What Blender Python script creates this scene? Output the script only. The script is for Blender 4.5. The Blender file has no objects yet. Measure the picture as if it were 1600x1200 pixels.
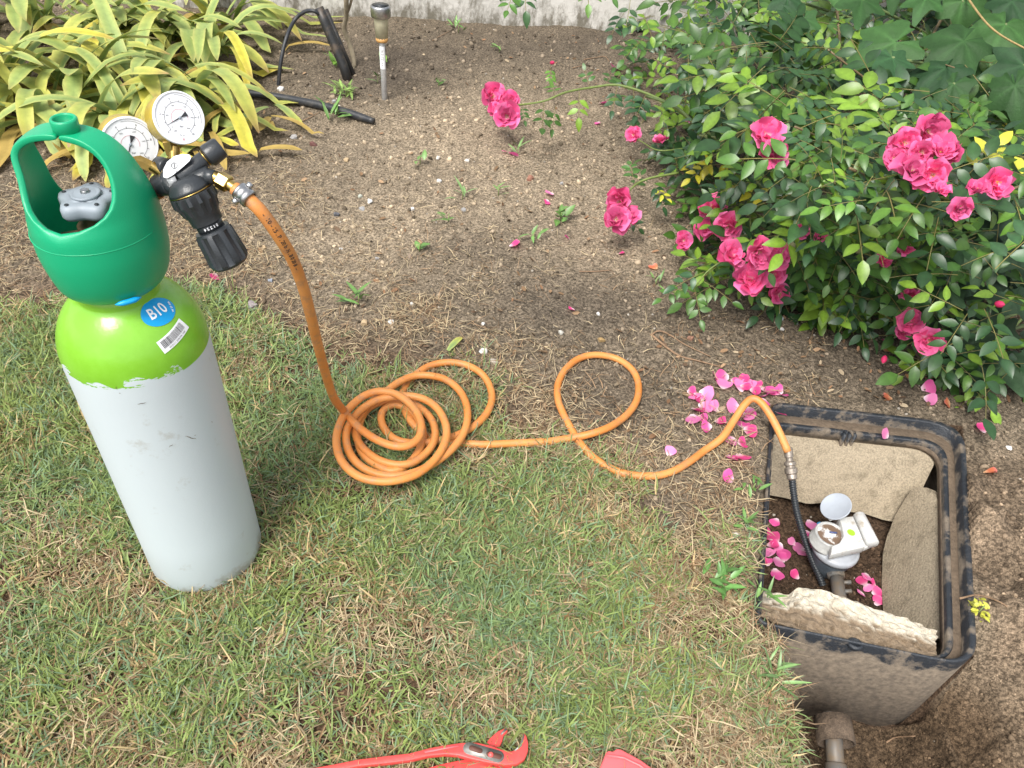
import bpy, math, random, re
import numpy as np
from mathutils import Vector, Matrix
rng = np.random.default_rng(7); random.seed(7)
sc = bpy.context.scene
C = sc.collection
# ------------------------------------------------------------------ camera
FPX = 1202.0; NAD = (676.0, 1885.0); CH = 1.0
_d = math.hypot(NAD[0]-800, NAD[1]-600); TH = math.atan(FPX/_d); RHO = math.atan2(800-NAD[0], NAD[1]-600)
_c, _s = math.cos(RHO), math.sin(RHO)
X0 = np.array([1, 0, 0.]); U0 = np.array([0, math.sin(TH), math.cos(TH)]); FW = np.array([0, math.cos(TH), -math.sin(TH)])
RT = _c*X0+_s*U0; UP = _c*U0-_s*X0
cam = bpy.data.cameras.new('camera'); co = bpy.data.objects.new('camera', cam); C.objects.link(co); sc.camera = co
cam.sensor_width = 36; cam.lens = 36*FPX/1600; cam.clip_start = .02; cam.clip_end = 500
M = Matrix.Identity(4)
for i in range(3): M[i][0] = RT[i]; M[i][1] = UP[i]; M[i][2] = -FW[i]
M[2][3] = CH; co.matrix_world = M
# ------------------------------------------------------------------ sky, sun, exposure
w = bpy.data.worlds.new('World'); sc.world = w; w.use_nodes = True
nt = w.node_tree; bg = nt.nodes['Background']
sky = nt.nodes.new('ShaderNodeTexSky'); sky.sky_type = 'NISHITA'; sky.sun_disc = False
SEL, SAZ = math.radians(58), math.radians(207)     # azimuth clockwise from +y
sky.sun_elevation = SEL; sky.sun_rotation = SAZ
sky.dust_density = 3.0; sky.air_density = 1.0; sky.ozone_density = 1.0
hs = nt.nodes.new('ShaderNodeHueSaturation'); hs.inputs['Saturation'].default_value = .28
nt.links.new(sky.outputs[0], hs.inputs['Color']); nt.links.new(hs.outputs[0], bg.inputs[0]); bg.inputs[1].default_value = .15
sd = bpy.data.lights.new('sun', 'SUN'); sd.energy = 2.0; sd.angle = math.radians(22); sd.color = (1, .96, .9)
so = bpy.data.objects.new('sun', sd); C.objects.link(so)
dv = Vector((math.sin(SAZ)*math.cos(SEL), math.cos(SAZ)*math.cos(SEL), math.sin(SEL)))
so.rotation_euler = dv.to_track_quat('Z', 'Y').to_euler()
sc.view_settings.view_transform = 'Standard'; sc.view_settings.look = 'None'
sc.view_settings.gamma = 1; sc.view_settings.use_curve_mapping = False
sc.view_settings.exposure = 0.88
sc.render.engine = 'CYCLES'; sc.cycles.max_bounces = 6

# ------------------------------------------------------------------ mapping helpers
def ray(u, v): return FW+(np.asarray(u)[..., None]-800)/FPX*RT+(600-np.asarray(v)[..., None])/FPX*UP
def g(u, v, z=0.):
    u = np.asarray(u, float); v = np.asarray(v, float); d = ray(u, v); t = (CH-np.asarray(z))/-d[..., 2]
    return np.array([0, 0, CH])+d*t[..., None]
def PD(u, v, depth): return np.array([0, 0, CH])+ray(np.float64(u), np.float64(v))*depth
def proj(p):
    q = np.asarray(p, float)-[0, 0, CH]; k = q@FW
    return 800+FPX*(q@RT)/k, 600-FPX*(q@UP)/k
def nrm(a): a = np.asarray(a, float); return a/np.linalg.norm(a)
# noise
_tab = np.random.default_rng(3).random((256, 256))
def vn(x, y, sc_, seed=0):
    x = x/sc_+seed*17.3; y = y/sc_+seed*9.7
    i = np.floor(x).astype(int); j = np.floor(y).astype(int); fx = x-i; fy = y-j
    fx = fx*fx*(3-2*fx); fy = fy*fy*(3-2*fy); T = lambda a, b: _tab[a & 255, b & 255]
    return (T(i, j)*(1-fx)+T(i+1, j)*fx)*(1-fy)+(T(i, j+1)*(1-fx)+T(i+1, j+1)*fx)*fy
def fbm(x, y, sc_, seed=0, o=3):
    s = 0; a = 1; t = 0
    for k in range(o): s = s+a*vn(x, y, sc_/2**k, seed+k); t += a; a *= .5
    return s/t
def ss(a, b, x): t = np.clip((x-a)/(b-a), 0, 1); return t*t*(3-2*t)
def sdf(px, py, poly):
    """signed distance, negative inside"""
    d = np.full(px.shape, 1e9); ins = np.zeros(px.shape, bool); n = len(poly)
    for k in range(n):
        ax, ay = poly[k]; bx, by = poly[(k+1) % n]; ex, ey = bx-ax, by-ay
        t = np.clip(((px-ax)*ex+(py-ay)*ey)/(ex*ex+ey*ey+1e-12), 0, 1)
        d = np.minimum(d, np.hypot(px-ax-t*ex, py-ay-t*ey))
        if ay != by: ins ^= ((ay > py) != (by > py)) & (px < ex*(py-ay)/(by-ay)+ax)
    return np.where(ins, -d, d)
# ------------------------------------------------------------------ object helpers
def tag(o, label=None, cat=None, group=None, kind=None):
    if label: o['label'] = label
    if cat: o['category'] = cat
    if group: o['group'] = group
    if kind: o['kind'] = kind
    return o
def mesh(name, V, F, mat, col=None, smooth=True):
    V = np.asarray(V, float); me = bpy.data.meshes.new(name)
    if isinstance(F, np.ndarray):
        m, k = F.shape; me.vertices.add(len(V)); me.vertices.foreach_set('co', V.astype(np.float32).ravel())
        me.loops.add(m*k); me.loops.foreach_set('vertex_index', F.astype(np.int32).ravel())
        me.polygons.add(m); me.polygons.foreach_set('loop_start', np.arange(0, m*k, k, dtype=np.int32))
        me.update(calc_edges=True)
    else:
        me.from_pydata([tuple(v) for v in V], [], F)
    if smooth: me.polygons.foreach_set('use_smooth', np.ones(len(me.polygons), bool))
    if col is not None:
        col = np.asarray(col, float)
        if col.ndim == 1: col = np.tile(col, (len(V), 1))
        a = me.color_attributes.new('Col', 'FLOAT_COLOR', 'POINT')
        a.data.foreach_set('color', np.c_[col[:, :3], np.ones(len(V))].astype(np.float32).ravel())
    for mm in (mat if isinstance(mat, (list, tuple)) else [mat]): me.materials.append(mm)
    me.update(); return me
def obj(name, me, parent=None, loc=None):
    o = bpy.data.objects.new(name, me); C.objects.link(o)
    if parent is not None: o.parent = parent
    if loc is not None: o.location = loc
    return o
def empty(name, loc, label=None, cat=None, group=None):
    o = bpy.data.objects.new(name, None); o.empty_display_size = .02; C.objects.link(o); o.location = loc
    return tag(o, label, cat, group)
def part(name, V, F, mat, root, col=None, smooth=True, bev=0, auto=False, solid=0, sub=0):
    """V in world space, root an Empty without rotation (or mesh with its own location)"""
    base = np.zeros(3); r = root
    while r is not None: base = base+np.array(r.location); r = r.parent
    o = obj(name, mesh(name, np.asarray(V, float)-base, F, mat, col, smooth), root)
    if solid:
        m = o.modifiers.new('s', 'SOLIDIFY'); m.thickness = solid; m.offset = -1
    if bev:
        m = o.modifiers.new('b', 'BEVEL'); m.width = bev; m.segments = 2; m.limit_method = 'ANGLE'
    if sub:
        m = o.modifiers.new('u', 'SUBSURF'); m.levels = sub; m.render_levels = sub
    if auto:
        o.data.set_sharp_from_angle(angle=math.radians(38))
    return o
def solo(name, V, F, mat, label, cat, group=None, kind=None, col=None, smooth=True, origin=None, **k):
    V = np.asarray(V, float); c = V.mean(0) if origin is None else np.asarray(origin)
    if kind: c = np.zeros(3)
    o = obj(name, mesh(name, V-c, F, mat, col, smooth), None, tuple(c))
    if k.get('bev'):
        m = o.modifiers.new('b', 'BEVEL'); m.width = k['bev']; m.segments = 2; m.limit_method = 'ANGLE'
    if k.get('auto'): o.data.set_sharp_from_angle(angle=math.radians(38))
    return tag(o, label, cat, group, kind)
def frame(z, x=None):
    z = nrm(z); x = np.array([1, 0, 0.]) if x is None else np.asarray(x, float)
    if abs(nrm(x)@z) > .95: x = np.array([0, 1., 0])
    x = nrm(x-z*(x@z)); y = np.cross(z, x); return np.array([x, y, z]).T     # columns
def lathe(prof, o=(0, 0, 0), axis=(0, 0, 1), n=32, lob=None, xdir=None):
    Fm = frame(axis, xdir); a = np.arange(n)/n*2*np.pi; V = []
    for r, z in prof:
        rr = r*(lob(a, r, z) if lob else 1)
        V.append(np.c_[rr*np.cos(a), rr*np.sin(a), np.full(n, z)])
    V = np.concatenate(V)@Fm.T+np.asarray(o, float); F = []
    for k in range(len(prof)-1):
        for i in range(n):
            j = (i+1) % n; F.append((k*n+i, k*n+j, k*n+n+j, k*n+n+i))
    if prof[0][0] > 1e-5: F.append(tuple(range(n-1, -1, -1)))
    if prof[-1][0] > 1e-5: F.append(tuple(range((len(prof)-1)*n, len(prof)*n)))
    return V, F
def cyl(a, b, r, r2=None, n=20, bevel=None):
    a = np.asarray(a, float); b = np.asarray(b, float); L = np.linalg.norm(b-a); r2 = r if r2 is None else r2
    e = bevel if bevel is not None else min(.12*r, .1*L)
    return lathe([(max(r-e, 1e-4), 0), (r, e), (r2, L-e), (max(r2-e, 1e-4), L)], a, b-a, n)
def join(*vf):
    V = []; F = []; n = 0
    for v, f in vf:
        V.append(np.asarray(v)); F += [tuple(int(i)+n for i in q) for q in f]; n += len(v)
    return np.concatenate(V), F
def spline(P, m=8, closed=False):
    P = np.asarray(P, float); n = len(P)
    Q = np.vstack([2*P[0]-P[1], P, 2*P[-1]-P[-2]]); out = []
    for i in range(n-1):
        p0, p1, p2, p3 = Q[i:i+4]
        t = (np.arange(m)/m)[:, None]
        out.append(.5*((2*p1)+(p2-p0)*t+(2*p0-5*p1+4*p2-p3)*t**2+(3*p1-p0-3*p2+p3)*t**3))
    out.append(P[-1:]); return np.concatenate(out)
def tube(P, r, n=10, cap=True):
    P = np.asarray(P, float); m = len(P); r = np.full(m, r) if np.isscalar(r) else np.asarray(r)
    T = np.gradient(P, axis=0); T /= np.linalg.norm(T, axis=1)[:, None]+1e-12
    x = frame(T[0])[:, 0]; V = []; a = np.arange(n)/n*2*np.pi; fr = []
    for i in range(m):
        x = nrm(x-T[i]*(x@T[i])); y = np.cross(T[i], x); fr.append((x, y))
        V.append(P[i]+r[i]*(np.cos(a)[:, None]*x+np.sin(a)[:, None]*y))
    V = np.concatenate(V); F = []
    for k in range(m-1):
        for i in range(n):
            j = (i+1) % n; F.append((k*n+i, k*n+j, k*n+n+j, k*n+n+i))
    if cap: F.append(tuple(range(n-1, -1, -1))); F.append(tuple(range((m-1)*n, m*n)))
    return V, F
def prism(top, off):
    """polygon ring 'top' (k,3) extruded by off"""
    top = np.asarray(top, float); k = len(top); V = np.vstack([top, top+np.asarray(off, float)])
    F = [tuple(range(k)), tuple(range(2*k-1, k-1, -1))]+[(i, k+i, k+(i+1) % k, (i+1) % k) for i in range(k)]
    a = top[1:]-top[0]; nn = sum(np.cross(a[i], a[i+1]) for i in range(len(a)-1))
    if nn@np.asarray(off) > 0: F = [q[::-1] for q in F]
    return V, F
def box(c, sx, sy, sz, R=None):
    V = np.array([[x, y, z] for x in (-.5, .5) for y in (-.5, .5) for z in (-.5, .5)])*[sx, sy, sz]
    if R is not None: V = V@np.asarray(R).T
    return V+np.asarray(c), [(0, 1, 3, 2), (4, 6, 7, 5), (0, 4, 5, 1), (2, 3, 7, 6), (0, 2, 6, 4), (1, 5, 7, 3)]
# ------------------------------------------------------------------ materials
def mat(name, col=(.5, .5, .5), rough=.5, metal=0, attr=False, vary=0, nscale=30, col2=None, bump=0, bscale=200, spec=.5, rnd=0, sss=0, trans=0, coat=0, thr=None, coord='Object', speck=0, sscale=500):
    m = bpy.data.materials.new(name); m.use_nodes = True; n = m.node_tree.nodes; L = m.node_tree.links
    b = n['Principled BSDF']; b.inputs['Roughness'].default_value = rough; b.inputs['Metallic'].default_value = metal
    b.inputs['Specular IOR Level'].default_value = spec; b.inputs['Coat Weight'].default_value = coat
    tc = n.new('ShaderNodeTexCoord')
    if attr:
        a = n.new('ShaderNodeAttribute'); a.attribute_name = 'Col'; out = a.outputs['Color']
    else:
        a = n.new('ShaderNodeRGB'); a.outputs[0].default_value = (*col, 1); out = a.outputs[0]
    if col2 is not None or vary:
        t = n.new('ShaderNodeTexNoise'); t.inputs['Scale'].default_value = nscale; t.inputs['Detail'].default_value = 6; t.inputs['Roughness'].default_value = .65
        L.new(tc.outputs[coord], t.inputs['Vector'])
        mr = n.new('ShaderNodeMapRange'); lo, hi = thr if thr else (.35, .65)
        mr.inputs['From Min'].default_value = lo; mr.inputs['From Max'].default_value = hi
        L.new(t.outputs['Fac'], mr.inputs['Value'])
        mx = n.new('ShaderNodeMix'); mx.data_type = 'RGBA'; L.new(mr.outputs[0], mx.inputs['Factor']); L.new(out, mx.inputs[6])
        if col2 is not None: mx.inputs[7].default_value = (*col2, 1)
        else:
            mx.blend_type = 'MULTIPLY'; mx.inputs[7].default_value = (1-vary, 1-vary, 1-vary, 1)
        out = mx.outputs[2]
    if speck:
        t = n.new('ShaderNodeTexNoise'); t.inputs['Scale'].default_value = sscale; t.inputs['Detail'].default_value = 3; t.inputs['Roughness'].default_value = .8
        L.new(tc.outputs[coord], t.inputs['Vector']); mr = n.new('ShaderNodeMapRange'); mr.inputs[1].default_value = .38; mr.inputs[2].default_value = .62
        mr.inputs[3].default_value = 1-speck; mr.inputs[4].default_value = 1+speck*.8; L.new(t.outputs['Fac'], mr.inputs[0])
        vm = n.new('ShaderNodeVectorMath'); vm.operation = 'SCALE'; L.new(out, vm.inputs[0]); L.new(mr.outputs[0], vm.inputs['Scale']); out = vm.outputs[0]
    if rnd:
        oi = n.new('ShaderNodeObjectInfo'); h = n.new('ShaderNodeHueSaturation'); m1 = n.new('ShaderNodeMapRange')
        m1.inputs['To Min'].default_value = 1-rnd; m1.inputs['To Max'].default_value = 1+rnd
        L.new(oi.outputs['Random'], m1.inputs['Value']); L.new(m1.outputs[0], h.inputs['Value']); L.new(out, h.inputs['Color']); out = h.outputs[0]
    L.new(out, b.inputs['Base Color'])
    if bump:
        t = n.new('ShaderNodeTexNoise'); t.inputs['Scale'].default_value = bscale; t.inputs['Detail'].default_value = 5
        L.new(tc.outputs[coord], t.inputs['Vector'])
        bp = n.new('ShaderNodeBump'); bp.inputs['Strength'].default_value = bump; bp.inputs['Distance'].default_value = .002
        L.new(t.outputs['Fac'], bp.inputs['Height']); L.new(bp.outputs[0], b.inputs['Normal'])
    if trans:
        tr = n.new('ShaderNodeBsdfTranslucent'); L.new(out, tr.inputs['Color']); ms = n.new('ShaderNodeMixShader'); ms.inputs[0].default_value = trans
        L.new(b.outputs[0], ms.inputs[1]); L.new(tr.outputs[0], ms.inputs[2]); L.new(ms.outputs[0], n['Material Output'].inputs[0])
    m['b'] = 1
    return m
M_soil = mat('soil', attr=True, rough=.95, vary=.68, nscale=170, bump=1.0, bscale=300, spec=.15, thr=(.40, .60), speck=.45, sscale=420)
M_grass = mat('grass_blades', attr=True, rough=.6, trans=.3, spec=.25)
M_leaf = mat('rose_leaf', attr=True, rough=.38, trans=.14, rnd=.22, spec=.5, vary=.25, nscale=140)
M_big = mat('broad_leaf', attr=True, rough=.6, trans=.2, rnd=.2, spec=.3, bump=.5, bscale=160, vary=.2, nscale=60)
M_strap = mat('strap_leaf', attr=True, rough=.5, trans=.22, spec=.35, vary=.22, nscale=45)
M_petal = mat('rose_petal', attr=True, rough=.5, trans=.3, rnd=.24, spec=.25, vary=.15, nscale=120)
M_stem = mat('green_stem', attr=True, rough=.55, vary=.3, nscale=80)
M_stone = mat('stones', attr=True, rough=.85, vary=.3, nscale=110, bump=1.0, bscale=180, speck=.15)
M_crumb = mat('soil_crumbs', attr=True, rough=.95, spec=.1, speck=.25, sscale=700)
M_black = mat('black_plastic', (.026, .030, .034), .36, bump=.15, bscale=500)
M_rubber = mat('black_tube', (.02, .022, .026), .45, col2=(.07, .065, .058), nscale=40, thr=(.5, .75), bump=.2)
M_green = mat('green_guard', (.005, .33, .15), .36, bump=.12, bscale=900, col2=(.06, .20, .08), nscale=16, thr=(.60, .85))
M_brass = mat('brass', (.55, .38, .12), .3, 1, vary=.3, nscale=150)
M_dbrass = mat('dull_brass', (.24, .17, .10), .5, .7, vary=.4, nscale=120)
M_steel = mat('steel', (.5, .5, .5), .35, 1, vary=.3, nscale=200)
M_greyp = mat('grey_plastic', (.28, .32, .36), .5, vary=.12, nscale=60)
M_whitep = mat('white_plastic', (.54, .54, .52), .42, col2=(.33, .27, .19), nscale=60, thr=(.55, .72))
M_face = mat('white_print', (.8, .81, .83), .35)
M_ink = mat('black_ink', (.03, .03, .035), .5)
M_redink = mat('red_ink', (.5, .08, .12), .5)
M_gauge = mat('gold_gauge_case', (.50, .37, .045), .38, .12, vary=.2, nscale=40)
M_blue = mat('blue_sticker', (.0, .30, .65), .4)
M_lime = mat('lime_sticker', (.30, .62, .03), .4)
M_concrete = mat('concrete_wall', (.50, .48, .44), .9, col2=(.22, .20, .16), nscale=5, thr=(.48, .72), bump=.6, bscale=60)
M_slab = mat('sandy_slab', (.32, .265, .185), .9, col2=(.19, .155, .105), nscale=40, thr=(.50, .70), bump=1.0, bscale=220, speck=.28, sscale=330)
M_broken = mat('broken_stone', (.64, .57, .46), .85, col2=(.30, .22, .145), nscale=26, thr=(.48, .62), bump=.8, bscale=120)
M_pipe = mat('grey_pipe', (.12, .12, .115), .5, col2=(.16, .12, .08), nscale=60)
M_sleeve = mat('muddy_sleeve', (.14, .10, .068), .9, vary=.5, nscale=70, bump=1.0, speck=.3)
M_twig = mat('twig', (.30, .19, .11), .8, vary=.4, nscale=150, bump=.4)
M_bark = mat('sapling_bark', (.30, .25, .17), .85, vary=.3, nscale=90, bump=.5)
M_stake = mat('dusty_black_stake', (.02, .02, .02), .5, col2=(.12, .085, .055), nscale=20, thr=(.5, .7))
M_red = mat('red_tool_paint', (.72, .075, .07), .38, col2=(.58, .07, .06), nscale=40, bump=.15)
M_redp = mat('red_plastic', (.85, .13, .14), .4, vary=.1, nscale=30)
M_tool = mat('worn_tool_steel', (.33, .32, .29), .45, .6, vary=.4, nscale=90)
M_lens = mat('amber_lens', (.66, .62, .44), .25, vary=.2, nscale=60, trans=.3)
M_conn = mat('corroded_coupling', (.42, .36, .30), .45, .6, vary=.5, nscale=300)
M_dirt = mat('dirt_crust', (.17, .125, .085), .95, vary=.4, nscale=80, bump=.9)

def node_mat(name):
    m = bpy.data.materials.new(name); m.use_nodes = True; return m, m.node_tree.nodes, m.node_tree.links, m.node_tree.nodes['Principled BSDF']
def noise(n, L, src, scale, detail=6, rough=.6, stretch=None):
    t = n.new('ShaderNodeTexNoise'); t.inputs['Scale'].default_value = scale; t.inputs['Detail'].default_value = detail; t.inputs['Roughness'].default_value = rough
    if stretch:
        mp = n.new('ShaderNodeMapping'); mp.inputs['Scale'].default_value = stretch; L.new(src, mp.inputs[0]); src = mp.outputs[0]
    L.new(src, t.inputs['Vector']); return t.outputs['Fac']
def mrange(n, L, src, a, b, c=0, d=1):
    t = n.new('ShaderNodeMapRange'); t.inputs[1].default_value = a; t.inputs[2].default_value = b; t.inputs[3].default_value = c; t.inputs[4].default_value = d
    L.new(src, t.inputs[0]); return t.outputs[0]
def mixc(n, L, f, a, b):
    t = n.new('ShaderNodeMix'); t.data_type = 'RGBA'; L.new(f, t.inputs[0])
    for k, x in ((6, a), (7, b)):
        if isinstance(x, tuple): t.inputs[k].default_value = (*x, 1)
        else: L.new(x, t.inputs[k])
    return t.outputs[2]
def math_(n, L, op, a, b):
    t = n.new('ShaderNodeMath'); t.operation = op
    for k, x in ((0, a), (1, b)):
        if isinstance(x, (int, float)): t.inputs[k].default_value = x
        else: L.new(x, t.inputs[k])
    return t.outputs[0]
# cylinder paint: pale grey body, lime shoulder, chipped paint edge at z=.41
M_body, n, L, b = node_mat('cylinder_paint')
tc = n.new('ShaderNodeTexCoord').outputs['Object']; sp = n.new('ShaderNodeSeparateXYZ'); L.new(tc, sp.inputs[0])
nz = noise(n, L, tc, 45, 8, .7, (1, 1, 3)); big = noise(n, L, tc, 9, 3)
off = math_(n, L, 'MULTIPLY', mrange(n, L, big, .46, .58), math_(n, L, 'MULTIPLY', mrange(n, L, nz, .44, .52), .017))
edge = math_(n, L, 'SUBTRACT', sp.outputs[2], off)
fac = mrange(n, L, edge, .4065, .4075)
dirt = mrange(n, L, math_(n, L, 'ADD', noise(n, L, tc, 22, 8, .7), mrange(n, L, sp.outputs[2], 0, .05, .16, 0)), .60, .78)
scr = mrange(n, L, noise(n, L, tc, 55, 4, .6, (1, 1, 2.5)), .735, .75)
grey = mixc(n, L, dirt, (.52, .585, .61), (.36, .36, .32)); grey = mixc(n, L, scr, grey, (.16, .16, .15))
gr = mixc(n, L, mrange(n, L, noise(n, L, tc, 25, 5), .4, .7), (.175, .42, .026), (.21, .48, .045))
L.new(mixc(n, L, fac, grey, gr), b.inputs['Base Color'])
L.new(mrange(n, L, fac, 0, 1, .42, .24), b.inputs['Roughness'])
bp = n.new('ShaderNodeBump'); bp.inputs['Strength'].default_value = .25; bp.inputs['Distance'].default_value = .001
L.new(noise(n, L, tc, 120, 4), bp.inputs['Height']); L.new(bp.outputs[0], b.inputs['Normal'])
# hose: orange rubber with brown dirt
M_hose, n, L, b = node_mat('orange_rubber_hose')
tc = n.new('ShaderNodeTexCoord').outputs['Object']
f1 = mrange(n, L, noise(n, L, tc, 60, 8, .75), .50, .70); f2 = mrange(n, L, noise(n, L, tc, 9, 3), .35, .65)
c1 = mixc(n, L, f2, (.56, .19, .035), (.64, .27, .075)); L.new(mixc(n, L, f1, c1, (.36, .19, .10)), b.inputs['Base Color'])
b.inputs['Roughness'].default_value = .5
bp = n.new('ShaderNodeBump'); bp.inputs['Strength'].default_value = .3; bp.inputs['Distance'].default_value = .001
L.new(noise(n, L, tc, 350, 4), bp.inputs['Height']); L.new(bp.outputs[0], b.inputs['Normal'])
# meter box plastic with dried mud (muddy lower outside)
M_box, n, L, b = node_mat('muddy_black_plastic')
tc = n.new('ShaderNodeTexCoord').outputs['Object']; sp = n.new('ShaderNodeSeparateXYZ'); L.new(tc, sp.inputs[0])
nn_ = noise(n, L, tc, 30, 8, .7)
up = mrange(n, L, sp.outputs[2], .160, .192, .20, -.045)
f = mrange(n, L, math_(n, L, 'ADD', nn_, up), .47, .58)
c1 = mixc(n, L, mrange(n, L, noise(n, L, tc, 120, 5), .35, .65), (.25, .20, .145), (.13, .105, .08))
L.new(mixc(n, L, f, (.022, .026, .032), c1), b.inputs['Base Color']); L.new(mrange(n, L, f, 0, 1, .38, .95), b.inputs['Roughness'])
bp = n.new('ShaderNodeBump'); bp.inputs['Strength'].default_value = .8; bp.inputs['Distance'].default_value = .002
L.new(noise(n, L, tc, 260, 6), bp.inputs['Height']); L.new(bp.outputs[0], b.inputs['Normal'])
# concrete wall: stained towards the soil
M_wall, n, L, b = node_mat('stained_concrete')
tc = n.new('ShaderNodeTexCoord').outputs['Object']; sp = n.new('ShaderNodeSeparateXYZ'); L.new(tc, sp.inputs[0])
a1 = noise(n, L, tc, 22, 9, .75, (1, 1, .45)); up = mrange(n, L, sp.outputs[2], 0, .10, .17, 0)
f = mrange(n, L, math_(n, L, 'ADD', a1, up), .54, .72)
c1 = mixc(n, L, mrange(n, L, noise(n, L, tc, 4, 4), .35, .7), (.60, .58, .535), (.48, .46, .42))
L.new(mixc(n, L, f, c1, (.17, .155, .12)), b.inputs['Base Color']); b.inputs['Roughness'].default_value = .95
bp = n.new('ShaderNodeBump'); bp.inputs['Strength'].default_value = .8; bp.inputs['Distance'].default_value = .004
L.new(noise(n, L, tc, 70, 8, .7), bp.inputs['Height']); L.new(bp.outputs[0], b.inputs['Normal'])

# ------------------------------------------------------------------ ground
BOXC = [g(1206, 629)[:2], g(1506, 663)[:2], g(1527, 1046)[:2], g(1180, 975)[:2]]      # back left, back right, front right, front left
BOXP = [tuple(p) for p in BOXC]
LAWN = [(-700, 500), (0, 475), (150, 455), (330, 462), (400, 482), (500, 530), (600, 560), (700, 585), (790, 635), (850, 690), (905, 705), (960, 760),
        (1000, 805), (1050, 860), (1110, 880), (1150, 900), (1180, 960), (1235, 990), (1262, 1060), (1268, 1130), (1265, 1200), (1260, 1700), (-700, 1700)]
def box_sd(x, y): return sdf(np.asarray(x, float), np.asarray(y, float), BOXP)
def lawn_sd(x, y):
    P = np.stack([x, y, np.zeros_like(x)], -1); u, v = proj(P)
    return sdf(u, v, LAWN), u, v
def height(x, y):
    x = np.asarray(x, float); y = np.asarray(y, float)
    h = (fbm(x, y, .35, 1, 2)-.5)*.03*ss(.75, 1.3, y)+(fbm(x, y, .12, 4, 3)-.5)*.012
    h = h+(fbm(x, y, .03, 9, 3)-.5)*.007+np.maximum(0, vn(x, y, .011, 13)-.6)*.008
    sd_ = box_sd(x, y)
    h = h*ss(0, .06, sd_)+ss(.03, 0, sd_)*(-.004)
    # dug pit in front of the box, sloping up to the right
    front = BOXC[3][1]+(x-BOXC[3][0])/(BOXC[2][0]-BOXC[3][0])*(BOXC[2][1]-BOXC[3][1])
    m1 = ss(.415, .435, x)*(1-ss(.62, .82, x))*(1-ss(.014, .016, y-front))
    m2 = (1-ss(.70, .95, x))*ss(.70, .72, x)*(1-ss(.0, .10, y-front-.0))*(sd_ > 0)
    m = np.maximum(m1, m2*.8)
    rough = (fbm(x, y, .09, 21, 4)-.5)*.07+(fbm(x, y, .025, 23, 2)-.5)*.016
    h = h*(1-m)+m*(-.235+rough)
    hp_ = h
    # rough soil right of the box
    rr = ss(.73, .80, x)*(1-ss(1.2, 1.6, x))*(1-ss(.85, 1.05, y))
    h = h+rr*((fbm(x, y, .09, 31, 4)-.42)*.12+(fbm(x, y, .028, 32, 2)-.5)*.015)
    # inside the box
    fl_ = -.155+(fbm(x, y, .08, 41, 3)-.5)*.035; band = y-front < .013
    h = np.where(sd_ < -.003, np.where(band, np.minimum(hp_, fl_-.05), fl_), h)
    # clear a slight mound at the left edge of the box
    h = h+.012*np.exp(-((x-.41)**2+(y-.75)**2)/.012)*(sd_ > .002)
    return h
def G(u, v, dz=0.):
    p = g(u, v, 0.)
    for _ in range(6): p = g(u, v, float(height(p[0], p[1]))+dz)
    return p
def axis_pts(lo, hi, d0, out_lo, out_hi, gr):
    c = list(np.arange(lo, hi, d0)); d = d0; x = hi
    while x < out_hi: c.append(x); d *= gr; x += d
    d = d0; x = lo-d0
    while x > out_lo: c.insert(0, x); d *= gr; x -= d
    return np.array(c)
gx = axis_pts(-.75, .98, .0042, -40, 40, 1.018); gy = axis_pts(.30, 1.25, .0042, -30, 60, 1.014)
XX, YY = np.meshgrid(gx, gy); hx = XX.ravel(); hy = YY.ravel(); near = (np.abs(hx) < 6) & (hy < 8) & (hy > -3)
hz = np.zeros(len(hx)); hz[near] = height(hx[near], hy[near])
def ground_color(x, y):
    sdv, u, v = lawn_sd(x, y)
    def blob(cx, cy, rx, ry): return np.exp(-((u-cx)/rx)**2-((v-cy)/ry)**2)
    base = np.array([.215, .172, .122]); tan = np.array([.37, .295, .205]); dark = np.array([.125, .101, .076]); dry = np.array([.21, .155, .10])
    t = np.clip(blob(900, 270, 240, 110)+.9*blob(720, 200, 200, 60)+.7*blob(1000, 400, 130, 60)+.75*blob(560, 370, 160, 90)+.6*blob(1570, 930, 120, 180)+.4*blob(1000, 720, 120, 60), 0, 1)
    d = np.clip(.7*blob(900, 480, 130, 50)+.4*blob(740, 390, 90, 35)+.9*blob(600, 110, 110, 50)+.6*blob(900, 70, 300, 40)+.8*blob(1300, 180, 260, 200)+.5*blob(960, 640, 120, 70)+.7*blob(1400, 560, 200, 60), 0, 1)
    nz = fbm(x, y, .09, 51, 4)
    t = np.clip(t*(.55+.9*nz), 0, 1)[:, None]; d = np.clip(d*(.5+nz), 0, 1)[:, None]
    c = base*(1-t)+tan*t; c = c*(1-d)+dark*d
    lw = ss(60, -40, sdv)[:, None]; c = c*(1-lw)+(np.array([.145, .092, .056])*(.6+.8*nz[:, None]))*lw
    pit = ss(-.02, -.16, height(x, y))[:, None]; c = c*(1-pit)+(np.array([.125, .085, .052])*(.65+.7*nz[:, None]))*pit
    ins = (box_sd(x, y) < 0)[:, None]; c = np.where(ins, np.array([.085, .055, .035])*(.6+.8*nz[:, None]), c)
    rr = (ss(.72, .78, x)*(1-ss(.9, 1.1, y)))[:, None]*(1-pit); c = c*(1-rr)+(np.array([.25, .185, .125])*(.6+.8*nz[:, None]))*rr
    sp_ = vn(x, y, .012, 61)[:, None]
    return c*(.78+.45*sp_)
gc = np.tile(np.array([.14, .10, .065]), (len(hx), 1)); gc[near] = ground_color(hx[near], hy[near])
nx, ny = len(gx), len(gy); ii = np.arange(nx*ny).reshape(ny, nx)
GF = np.stack([ii[:-1, :-1], ii[:-1, 1:], ii[1:, 1:], ii[1:, :-1]], -1).reshape(-1, 4)
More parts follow.
